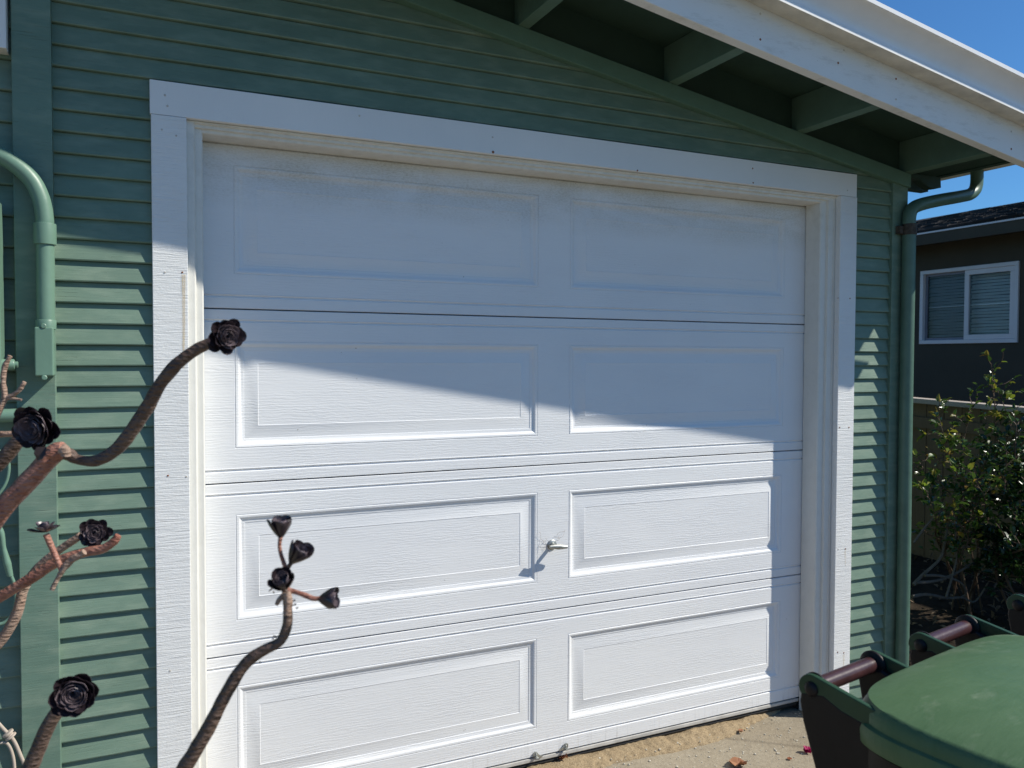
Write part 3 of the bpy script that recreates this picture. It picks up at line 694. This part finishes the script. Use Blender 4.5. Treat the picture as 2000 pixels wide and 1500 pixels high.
m = MB(); frame(m, ym-.02, wy1-.046, wz0+.046, wz1-.046, .028, XN+.022, XN+.045); m.build('sash', simple('grey_screen_frame', (.20, .20, .23), .5), win)
MB().box(XN+.004, XN+.008, wy0+.10, ym-.034, wz0+.10, wz1-.10).build('pane', M['pane'], win)
MB().box(XN+.030, XN+.034, ym+.007, wy1-.075, wz0+.073, wz1-.073).build('pane', M['pane'], win)
for (a, b, mt) in ((wy0+.05, ym, 'blind'), (ym+.002, wy1-.05, 'blindd')):
    m = MB(); z = wz0+.05
    i = 0
    while z < wz1-.08:
        sag = .004*math.sin(i*2.3)
        m.add([(XN+.085, a, z+sag), (XN+.085, b, z-sag), (XN+.105, b, z+.03-sag), (XN+.105, a, z+.03+sag)], [(3, 2, 1, 0), (0, 1, 2, 3)]); z += .036; i += 1
    m.box(XN+.075, XN+.084, a, b, (wz0+wz1)/2-.006, (wz0+wz1)/2+.006); m.build('blinds', M[mt], win)
MB().box(XN+.13, XN+.15, wy0, wy1, wz0, wz1).build('interior', M['dark'], win)
# ------------------------------------------------------------------ fence
fa = Vector((5.12, 3.2, 1.195)); fb = Vector((5.28, -2.2, 1.03))
fz = lambda y: fb.z+(fa.z-fb.z)*(y-fb.y)/(fa.y-fb.y); fx = lambda y: fb.x+(fa.x-fb.x)*(y-fb.y)/(fa.y-fb.y)
fn = thing('fence', 'tan board fence with pale cap rail between the garage and the neighbour', 'fence', (5.2, 0, GZ))
m = MB(); yy = -2.2; rnd = random.Random(8)
while yy < 5.4:
    x_ = fx(yy)+rnd.uniform(-.002, .002); m.box(x_, x_+.018, yy+.002, yy+.138, GZ, fz(yy)-.02); yy += .14
m.build('fence_boards', M['fence'], fn)
m = MB(); m.prism([(fx(-2.2)-.05, -2.2, fz(-2.2)-.018), (fx(-2.2)+.07, -2.2, fz(-2.2)-.018), (fx(-2.2)+.07, -2.2, fz(-2.2)+.018), (fx(-2.2)-.05, -2.2, fz(-2.2)+.018)], (fx(5.4)-fx(-2.2), 7.6, fz(5.4)-fz(-2.2))); m.build('cap_rail', M['cap'], fn, bevel=.003)
m = MB(); m.prism([(fx(-2.2)-.025, -2.2, fz(-2.2)-.20), (fx(-2.2)-.002, -2.2, fz(-2.2)-.20), (fx(-2.2)-.002, -2.2, fz(-2.2)-.12), (fx(-2.2)-.025, -2.2, fz(-2.2)-.12)], (fx(5.4)-fx(-2.2), 7.6, fz(5.4)-fz(-2.2))); m.build('rail', M['fence'], fn)
# ------------------------------------------------------------------ bushes
def leafcard(mb, p, d, n, L, W, mi=0, fold=.25):
    d = d.normalized(); s_ = d.cross(n)
    if s_.length < 1e-4: s_ = d.orthogonal()
    s_.normalize(); n = s_.cross(d).normalized()
    pts = [p, p+d*L*.3+s_*W*.45+n*fold*W, p+d*L*.68+s_*W*.40+n*fold*W*.7, p+d*L-n*L*.12, p+d*L*.68-s_*W*.40+n*fold*W*.7, p+d*L*.3-s_*W*.45+n*fold*W, p+d*L*.35, p+d*L*.7-n*L*.02]
    mb.add(pts, [(0, 6, 1), (1, 6, 7, 2), (2, 7, 3), (0, 5, 6), (5, 4, 7, 6), (4, 3, 7)], mi)
def rv(r, s=1.0): return Vector((r.gauss(0, 1), r.gauss(0, 1), r.gauss(0, 1))).normalized()*s
def bush(name, label, base, canes, leafmats, seed, L=.052, dens=1.0, spread=.5, low=.3):
    r = random.Random(seed); root = thing(name, label, 'bush', base)
    st = MB(); lf = MB()
    for tip, rad in canes:
        b0 = Vector(base)+Vector((r.uniform(-.1, .1), r.uniform(-.1, .1), 0)); tip = Vector(tip)
        m1 = b0.lerp(tip, .4)+Vector((r.uniform(-.12, .12), r.uniform(-.12, .12), r.uniform(0, .12)))
        m2 = b0.lerp(tip, .75)+Vector((r.uniform(-.08, .08), r.uniform(-.08, .08), .03))
        P, _ = spline([b0, m1, m2, tip], .01, 8)
        st.tube([b0, m1, m2, tip], [rad, rad*.75, rad*.5, rad*.25], 6, 8)
        n = len(P)
        for i in range(int(n*low), n):
            q = i/n
            for _k in range(r.choice((1, 1, 2))):
                td = rv(r); td.z = abs(td.z)*.6+.1; td.normalize(); ln = spread*r.uniform(.15, .55)*(1.15-.8*q)+.02
                e1 = P[i]+td*ln*.6+rv(r, .02); e2 = e1+td*ln*.4+rv(r, .03)
                st.tube([P[i], e1, e2], [.0028, .002, .0012], 4, 3)
                for _j in range(int(r.uniform(2, 6)*dens)):
                    pp = P[i].lerp(e1, r.random()) if r.random() < .3 else e1.lerp(e2, r.random()*1.1)
                    dd = (td+rv(r, .9)).normalized(); nn = (Vector((0, 0, 1))+rv(r, .7)).normalized()
                    mi = 0 if r.random() < (.86 if q < .7 else .60) else 1
                    s_ = L*r.uniform(.5, 1.15)
                    leafcard(lf, pp+rv(r, .01), dd, nn, s_, s_*.62, mi)
    st.build('stems', M['twig'], root); lf.build('leaves', leafmats, root)
    return root
rb = at(1900, 1195, z=GZ)
# placed about five metres from the lens
def W(u, v, d): return at(u, v, d=d)
bush('rose_bush', 'leggy rose bush with yellow-tipped leaves in front of the fence', (W(1895, 1215, 4.75).x, W(1895, 1215, 4.75).y, GZ+.02),
     [(W(1936, 712, 4.75), .008), (W(1942, 745, 4.7), .007), (W(1830, 800, 4.6), .007), (W(1900, 790, 4.9), .006), (W(1868, 850, 4.5), .006), (W(1800, 900, 4.6), .006),
      (W(1960, 860, 4.6), .007), (W(1810, 960, 4.4), .006), (W(1900, 930, 4.3), .006), (W(1850, 1000, 4.4), .006)], [M['leaf'], M['leafy']], 11, .048, 1.35, .40, .30)
bush('dense_shrub', 'dense dark-leaved shrub filling the right edge behind the bins', (W(2030, 1180, 4.5).x, W(2030, 1180, 4.5).y, GZ+.02),
     [(W(1985, 830, 4.5), .012), (W(2040, 790, 4.6), .012), (W(1965, 900, 4.4), .010), (W(1950, 960, 4.5), .010), (W(2010, 900, 4.3), .010), (W(1935, 1040, 4.5), .01), (W(1990, 1010, 4.2), .010), (W(2080, 880, 4.5), .012), (W(1960, 1080, 4.4), .01), (W(2010, 960, 4.6), .01), (W(2060, 1010, 4.5), .01), (W(1970, 870, 4.7), .01)],
     [M['leafd'], M['leaf']], 23, .050, 2.9, .55, .22)
# bare low branches creeping over the soil
br = thing('bare_branch', 'bare grey branches sprawling low over the dark soil beside the downspout', 'branch', (W(1790, 1170, 4.4).x, W(1790, 1170, 4.4).y, GZ))
m = MB()
for L_, r0 in [([(1782,1165),(1810,1161),(1850,1168),(1880,1167),(1905,1174),(1935,1130)], .010), ([(1784,1142),(1800,1125),(1835,1092),(1845,1060),(1853,1020),(1862,985)], .010), ([(1790,1138),(1830,1134),(1870,1118),(1895,1102)], .009),
               ([(1806,1124),(1838,1125),(1875,1137),(1887,1158),(1875,1168)], .008), ([(1848,1166),(1857,1135),(1868,1090),(1866,1050),(1868,1010)], .007), ([(1784,1060),(1815,1020),(1840,998)], .006)]:
    m.tube([W(u, v, 4.45+.02*i) for i, (u, v) in enumerate(L_)], [r0*(1-.12*i) for i in range(len(L_))], 7, 5, .1)
m.build('limbs', simple('grey_bark', (.11, .095, .08), .8, .3, 30, .001, 90), br)
# leaf litter on the soil (nobody could count it)
m = MB(); r = random.Random(2)
for i in range(900):
    x, y_ = r.uniform(3.0, 5.1), r.uniform(-1.4, 3.2)
    leafcard(m, Vector((x, y_, GZ+.05+r.uniform(0, .02))), rv(r), (Vector((0, 0, 1))+rv(r, .5)), r.uniform(.02, .06), r.uniform(.012, .03))
struct(m.build('leaf_litter', M['litter']), 'stuff')
# ------------------------------------------------------------------ aeonium plants
def rosette(parent, c, axis, R, n=46, openness=1.0, seed=0, name='rosette', cup=.35, heart=.3, t0=-6):
    r = random.Random(seed); mb = MB(); a = Vector(axis).normalized()
    t = a.orthogonal().normalized(); b = a.cross(t); c = Vector(c); GA = 2.39996
    for i in range(n):
        q = i/(n-1)                     # 0 outer .. 1 heart
        ang = i*GA+r.uniform(-.10, .10)
        rad = t*math.cos(ang)+b*math.sin(ang)
        tilt = math.radians((t0+(74-t0)*q**.8) if openness >= 1 else (90-openness*60+ (openness*50)*q))+r.uniform(-.06, .06)
        L = R*(1-.62*q)*r.uniform(.92, 1.06); Wd = L*(.66+.12*q)
        side = a.cross(rad).normalized()
        d = rad*math.cos(tilt)+a*math.sin(tilt); nn = a*math.cos(tilt)-rad*math.sin(tilt)
        base = c+a*(-.10*R+.22*R*q)+rad*.03*R
        SL = [0, .15, .3, .45, .6, .72, .82, .90, .96, 1.0]; N1, N2 = 9, 4; vs = []
        for u in range(N1+1):
            s = SL[u]
            wdt = Wd*.5*(.24+.76*min(1, s/.62)**.9)
            if s > .62: wdt *= math.sqrt(max(0, 1-((s-.62)/.38)**2))*.985+.015
            curl = (s**2)*L*.22*(1-.3*q)
            for w2 in range(-N2//2, N2//2+1):
                x = w2/(N2/2)
                vs.append(base+d*L*s+nn*(curl-.02*R+cup*wdt*x*x)+side*wdt*x*(1)+nn*(.03*R*(1-x*x)*0))
        k = N2+1; top_n = len(vs)
        vs2 = [v-nn*.022*R*(1-.5*(j // k)/N1) for j, v in enumerate(vs)]
        fs = []
        for u in range(N1):
            for x in range(N2):
                p = u*k+x; fs.append((p, p+k, p+k+1, p+1)); fs.append((top_n+p, top_n+p+1, top_n+p+k+1, top_n+p+k))
            fs.append((u*k, top_n+u*k, top_n+(u+1)*k, (u+1)*k)); fs.append((u*k+N2, (u+1)*k+N2, top_n+(u+1)*k+N2, top_n+u*k+N2))
        for x in range(N2): fs.append((N1*k+x, top_n+N1*k+x, top_n+N1*k+x+1, N1*k+x+1))
        mb.add(vs+vs2, fs, 1 if q > heart else 0)
    return mb.build(name, [M['bleaf'], M['bleaf_in']], parent, smooth=60)
def stem(parent, pts, mat, d, lump=.08, n=12, taper=None):
    """pts: (u, v, width_px); d: distance or list"""
    P = []; R = []
    for i, (u, v, wd) in enumerate(pts):
        dd = d[i] if isinstance(d, (list, tuple)) else d
        P.append(W(u, v, dd)); R.append(wd*.94*dd/F_PX/2)
    m = MB(); m.tube(P, R, n, 8, lump, seed=pts[0][0])
    r = random.Random(int(pts[0][0]*7+pts[0][1]))
    return m.build('stem', M[mat], parent, smooth=70)
pl = thing('aeonium', 'tall black rose succulent with thick reddish stems reaching in from the left edge', 'succulent', (W(-330, 900, 1.15).x, W(-330, 900, 1.15).y, GZ))
D = 1.08
base = pl.location
trunk = MB(); r0 = W(-300, 1350, 1.15)
trunk.tube([Vector((base.x, base.y, GZ)), Vector((base.x+.01, base.y, .4)), W(-320, 1500, 1.15), W(-260, 1330, 1.14)], [.022, .02, .018, .016], 12, 6, .15)
trunk.build('trunk', M['bark_tan'], pl, smooth=70)
stem(pl, [(-265,1340,44),(-180,1230,43),(-60,1085,42),(0,1000,41),(60,935,40),(105,888,40),(126,879,36)], 'bark_red', D)
stem(pl, [(118,884,22),(135,888,27),(150,897,20),(190,899,24),(235,870,28),(285,800,29),(310,755,27),(345,712,26),(385,682,24),(418,667,23)], 'bark_dark', [D]*5+[D-.01,D-.02,D-.03,D-.03,D-.03])
# knobs at the joint
stem(pl, [(120,876,20),(128,882,22),(129,892,18)], 'bark_tan', D-.015, .3)
stem(pl, [(-300,1300,34),(-180,1110,33),(-60,960,32),(0,903,31),(30,868,30),(46,850,28)], 'bark_dark', D+.05)
stem(pl, [(-270,1420,26),(-140,1260,24),(-30,1188,22),(0,1166,21),(60,1130,23),(110,1098,22),(160,1080,20),(200,1072,19),(222,1058,18),(231,1046,14)], 'bark_red', D+.06)
stem(pl, [(-260,1480,24),(-120,1380,22),(-20,1275,21),(10,1240,21),(34,1195,21),(46,1150,20),(75,1108,18),(115,1075,17),(158,1046,15)], 'bark_tan', D+.10)
stem(pl, [(122,1116,11),(108,1085,12),(98,1062,13),(90,1043,12)], 'bark_red', D+.03)
stem(pl, [(165,1078,12),(150,1088,13),(136,1097,16),(122,1115,11),(108,1138,9),(102,1152,8)], 'bark_tan', D+.03, .35)
stem(pl, [(-200,1720,36),(0,1620,36),(50,1520,33),(72,1470,31),(96,1415,29),(120,1378,27),(132,1360,30)], 'bark_dark', D-.06)
stem(pl, [(-120,1000,18),(-50,900,16),(-10,815,15),(8,778,12),(6,745,10),(9,718,10),(20,695,9)], 'bark_tan', D+.12, .3)
stem(pl, [(8,778,9),(28,770,8),(40,760,8),(48,746,8)], 'bark_tan', D+.12, .3)
stem(pl, [(8,779,8),(24,778,6),(42,781,5)], 'bark_tan', D+.12, .3)
stem(pl, [(-150,870,16),(-40,849,14),(0,848,13),(44,847,12)], 'bark_tan', D+.14, .1)
def ax(r_, u_, f_): return RIGHT*r_+UP*u_-FWD*f_       # components: right, up, toward the viewer's side
def px(n_, d): return n_*d/F_PX
rosette(pl, W(438, 655, D-.04), ax(.62, -.12, .74), px(41, D), 50, seed=1, t0=8)
rosette(pl, W(78, 833, D+.02), ax(-.10, -.16, .95), px(54, D), 56, seed=2, t0=4)
rosette(pl, W(148, 1348, D-.08), ax(.34, .02, .90), px(52, D), 54, seed=3, t0=22)
rosette(pl, W(187, 1040, D+.07), ax(.25, .10, .95), px(34, D), 46, seed=4)
rosette(pl, W(88, 1036, D+.02), ax(-.05, .95, .12), px(31, D), 14, seed=5)
# one withered leaf hanging under the rosette
m = MB(); leafcard(m, W(90, 872, D-.02), ax(-.5, -.8, .1), ax(0, .2, 1), px(32, D), px(26, D)); m.build('dead_leaf', M['bleaf'], pl)
pc = thing('aeonium', 'spindly black succulent stem with four small closed rosettes in front of the door', 'succulent', (W(150, 2000, .86).x, W(150, 2000, .86).y, GZ))
DC = .84; b2 = pc.location
m = MB(); m.tube([Vector((b2.x, b2.y, GZ)), Vector((b2.x+.01, b2.y, .3)), W(205, 1830, DC), W(290, 1640, DC), W(352, 1515, DC), W(400, 1435, DC), W(440, 1358, DC), W(478, 1298, DC), W(515, 1270, DC), W(545, 1254, DC), W(560, 1225, DC), W(562, 1190, DC), W(559, 1160, DC), W(556, 1146, DC)],
           [px(k, DC) for k in (17, 16, 16, 15.5, 15, 14, 12.5, 12, 10.5, 9.5, 9.5, 9, 8, 7)], 12, 8, .09); m.build('stem', M['bark_dark'], pc, smooth=70)
stem(pc, [(560,1200,17),(563,1175,18),(560,1156,16)], 'bark_tan', DC-.004)
stem(pc, [(562,1152,11),(580,1157,10),(597,1163,11),(612,1169,10),(626,1169,9)], 'bark_red', DC)
stem(pc, [(557,1130,10),(557,1108,9),(549,1084,8),(546,1066,8),(548,1048,9)], 'bark_red', DC+.01)
stem(pc, [(557,1118,9),(563,1108,9),(570,1098,9)], 'bark_dark', DC+.01)
stem(pc, [(553,1162,10),(545,1172,11),(540,1181,9)], 'bark_tan', DC+.005, .3)
rosette(pc, W(548, 1046, DC+.01), ax(.05, 1, .1), px(46, DC), 19, .74, 6, cup=.4)
rosette(pc, W(570, 1096, DC+.01), ax(.62, .75, .15), px(52, DC), 22, .72, 7, cup=.4)
rosette(pc, W(556, 1146, DC-.01), ax(-.02, .70, .70), px(48, DC), 26, .74, 8, cup=.4)
rosette(pc, W(626, 1170, DC), ax(1, .02, .1), px(45, DC), 19, .74, 9, cup=.4)
m = MB(); r = random.Random(4)
for (u, v) in [(578,1172),(580,1180),(576,1188),(536,1155),(533,1150),(483,1300),(510,1280),(531,1248),(512,1262),(560,1218),(540,1245),(505,1292)]:
    p = W(u+r.uniform(-3, 3), v, DC); m.tube([p, p+ax(r.uniform(-1, 1), r.uniform(-1, .6), 0)*px(8, DC)], [px(2, DC), px(.8, DC)], 5, 2)
m.build('leaf_scar', M['bark_dark'], pc)
# ------------------------------------------------------------------ wheelie bins
def rrect(ax_, ay_, e_, n=72):
    out = []
    for k in range(n):
        a = 2*PI*k/n; c_, s_ = math.cos(a), math.sin(a)
        out.append((ax_*math.copysign(abs(c_)**(2/e_), c_), ay_*math.copysign(abs(s_)**(2/e_), s_)))
    return out
def bin_(loc, ang, label, shift=0):
    root = thing('wheelie_bin', label, 'bin', loc, 'green lidded wheelie bins')
    ca, sa = math.cos(ang), math.sin(ang); L0 = Vector(loc)
    T = lambda x, y, z: L0+Vector((x*ca-y*sa, x*sa+y*ca, z))
    ZH = .95-GZ; AX, AY = .280, .345; YC = -.042-AY      # hinge axis runs along local x at y=0
    # lid
    m = MB(); rings = []
    def ring(sx, sy, z, e_=5.0, dy=0.0): return [T(x, YC+dy+y_, z(x, y_) if callable(z) else z) for x, y_ in rrect(sx, sy, e_)]
    dome = lambda x, y_: ZH+.036*(1-(abs(x)/AX)**3.2)*(1-.55*max(0, -y_/AY)**2)*(1-.85*max(0, y_/AY)**6)+.004
    prof = [(1.0, -.050, 1), (1.004, -.047, 1), (1.006, -.030, 1), (1.002, -.022, 1), (.985, -.019, 1), (.984, -.004, 1), (.975, .0, 1)]
    for s_, dz, _ in prof: rings.append(ring(AX*s_, AY*s_, lambda x, y_, dz=dz: ZH+dz+.004, 6))
    for s_ in (.965, .95, .93, .90, .86, .8, .7, .58, .44, .3, .15, .02):
        e_ = 6 if s_ > .6 else 4
        def zf(x, y_): return dome(x, y_)
        rings.append(ring(AX*s_, AY*s_, zf, e_))
    m.rings(rings, cap0=False)
    m.build('lid', M['lid'], root, smooth=50)
    m = MB(); m.rings([ring(AX*.97, AY*.97, ZH-.044, 6), ring(AX*.97, AY*.97, ZH-.02, 6)]); m.build('lid_underside', M['ear'], root)
    # body
    m = MB(); rings = []
    for s_, z, dy in [(.78, .03, .0), (.80, .06, .0), (.90, .70, .0), (.925, ZH-.10, 0), (.985, ZH-.095, 0), (.985, ZH-.050, 0), (.955, ZH-.046, 0)]: rings.append(ring(AX*s_, AY*s_, z, 6, dy))
    m.rings(rings); m.build('body', M['brown'], root, smooth=40)
    # ears, bolts, brackets, tubes
    xs = [(-.247, -.075), (.075, .247)]
    for pair in xs:
        for j, x in enumerate(pair):
            m = MB(); pr = []
            for k in range(15):
                a = PI*.5+PI*k/14*1.05-.15; pr.append((-.0+math.cos(a-PI/2+PI/2-.0)*0, 0))
            pr = [(.0225*math.sin(a), .0215*math.cos(a)) for a in [math.radians(q) for q in range(-10, 200, 12)]]   # round end towards +y
            pr = [(y_, z) for y_, z in pr]+[(-.05, -.030), (-.09, -.040), (-.13, -.036), (-.14, -.004)]
            m.prism([T(x-.0045, y_, ZH+.004+z) for y_, z in pr], (.009*ca, .009*sa, 0)); m.build('hinge_ear', M['ear'], root, bevel=.0015)
            sgn = -1 if j == 0 else 1
            m = MB(); disc_rings(m, T(x+sgn*.004, 0, ZH+.004), (sgn*ca, sgn*sa, 0), [(.0115, -.001), (.0114, .002), (.009, .005), (.004, .006)], 18); m.build('bolt', M['brown'], root, smooth=50)
            m = MB(); disc_rings(m, T(x-sgn*.005, 0, ZH+.004), (-sgn*ca, -sgn*sa, 0), [(.0225, 0), (.0228, .0025), (.021, .005), (.014, .006)], 24); m.build('washer', M['brown'], root, smooth=50)
            m = MB(); br_ = [(.018, -.006), (.020, -.02), (.014, -.05), (-.01, -.12), (-.06, -.20), (-.11, -.27), (-.16, -.27), (-.16, -.03), (-.05, -.010), (-.02, .002)]
            m.prism([T(x-sgn*.006-.011, y_, ZH+z) for y_, z in br_], (.022*ca, .022*sa, 0)); m.build('handle_bracket', M['brown'], root, bevel=.003)
        m = MB(); m.tube([T(pair[0]+.008, 0, ZH+.005), T((pair[0]+pair[1])/2, 0, ZH+.005), T(pair[1]-.008, 0, ZH+.005)], .0128, 20, 2); m.build('handle', M['tube'], root, smooth=60)
    # wheels
    for x in (-.25, .25):
        m = MB(); disc_rings(m, T(x, -.12, .13), (ca, sa, 0), [(.10, -.03), (.13, -.024), (.13, .024), (.10, .03)], 28); m.build('wheel', M['dark'], root, smooth=40)
    MB().tube([T(-.25, -.12, .13), T(0, -.12, .13), T(.25, -.12, .13)], .012, 10, 1).build('axle', M['zinc'], root)
    return root
BA = math.atan2(.095, .485)
bin_((.970, -1.663, GZ), BA, 'nearest green wheelie bin, its scuffed lid and two brown handles filling the lower right corner')
bin_((.970+.715*math.cos(BA), -1.663+.715*math.sin(BA)+.01, GZ), BA+.02, 'second green wheelie bin mostly out of frame, only its hinge showing at the right edge')
# ------------------------------------------------------------------ small things on the concrete
def crumpled(name, label, cat, p, R, mat, seed, n=3, lift=.5):
    r = random.Random(seed); m = MB()
    for k in range(n):
        a0 = r.uniform(0, 2*PI); N = 14; vs = [Vector(p)+Vector((0, 0, .004+.004*k))]; fs = []
        for ri in (.35, .7, 1.0):
            for j in range(N):
                a = a0+2*PI*j/N; rr = R*ri*(1+.28*noise.noise(Vector((j*1.3, k*5+seed, ri))))*(1 if j % 2 else .88)
                el = .62+.38*abs(math.cos(a-a0))
                vs.append(Vector(p)+Vector((math.cos(a)*rr*el, math.sin(a)*rr, .005+R*lift*ri*abs(noise.noise(Vector((math.cos(a)*1.7, math.sin(a)*1.7, seed+k*3)))+.25)+.004*k)))
        for j in range(N):
            fs.append((0, 1+j, 1+(j+1) % N))
            for q in range(2): fs.append((1+q*N+j, 1+(q+1)*N+j, 1+(q+1)*N+(j+1) % N, 1+q*N+(j+1) % N))
        m.add(vs, fs)
    return tag(m.build(name, M[mat], smooth=35), label, cat)
crumpled('dry_leaf', 'large curled brown dead leaf at the bottom edge of the concrete', 'leaf', at(1441, 1496, z=GZ), .036, 'deadleaf', 3, 2, .8)
crumpled('fallen_flower', 'crumpled magenta bougainvillea flower on the concrete near the bin', 'flower', at(1577, 1471, z=GZ), .017, 'magenta', 9, 4, .9)
crumpled('dry_leaf', 'tiny red leaf scrap left of the magenta flower', 'leaf', at(1542, 1484, z=GZ), .010, 'deadleaf', 12, 1, .3)
crumpled('dry_leaf', 'small brown leaf scraps on the dirt under the door', 'leaf', at(1447, 1430, z=GZ+.006), .011, 'deadleaf', 15, 2, .3)
crumpled('dry_leaf', 'pinkish dry leaf leaning by the bracket at the foot of the door', 'leaf', at(1098, 1484, z=GZ+.02), .022, 'deadleaf', 19, 2, 1.2)
m = MB(); r = random.Random(6)
for i in range(1300):
    x, y_ = r.uniform(.9, 2.45), r.uniform(-.75, -.02); R = r.choice((.0010, .0014, .0020, .0028, .0045))*r.uniform(.6, 1.2)
    c = Vector((x, y_, GZ+R*.4+(.010 if y_ > -.08 else 0)))
    ring = [[c+Vector((math.cos(k*1.2566)*R*q*r.uniform(.8, 1.2), math.sin(k*1.2566)*R*q, h*R)) for k in range(5)] for q, h in ((.8, -.5), (1, .1), (.5, .6))]
    m.rings(ring)
for q in range(26):
    c = Vector((r.uniform(1.0, 2.3), r.uniform(-.5, -.12), GZ+.0012)); R = r.uniform(.002, .006); a0 = r.random()*6
    m.rings([[c+Vector((math.cos(a0+k*1.05)*R*r.uniform(.6, 1.2), math.sin(a0+k*1.05)*R*.6, h)) for k in range(6)] for h in (-.001, .0012)])
struct(m.build('gravel', simple('pale_grit', (.50, .46, .38), .9, .5, 90, 0)), 'stuff')
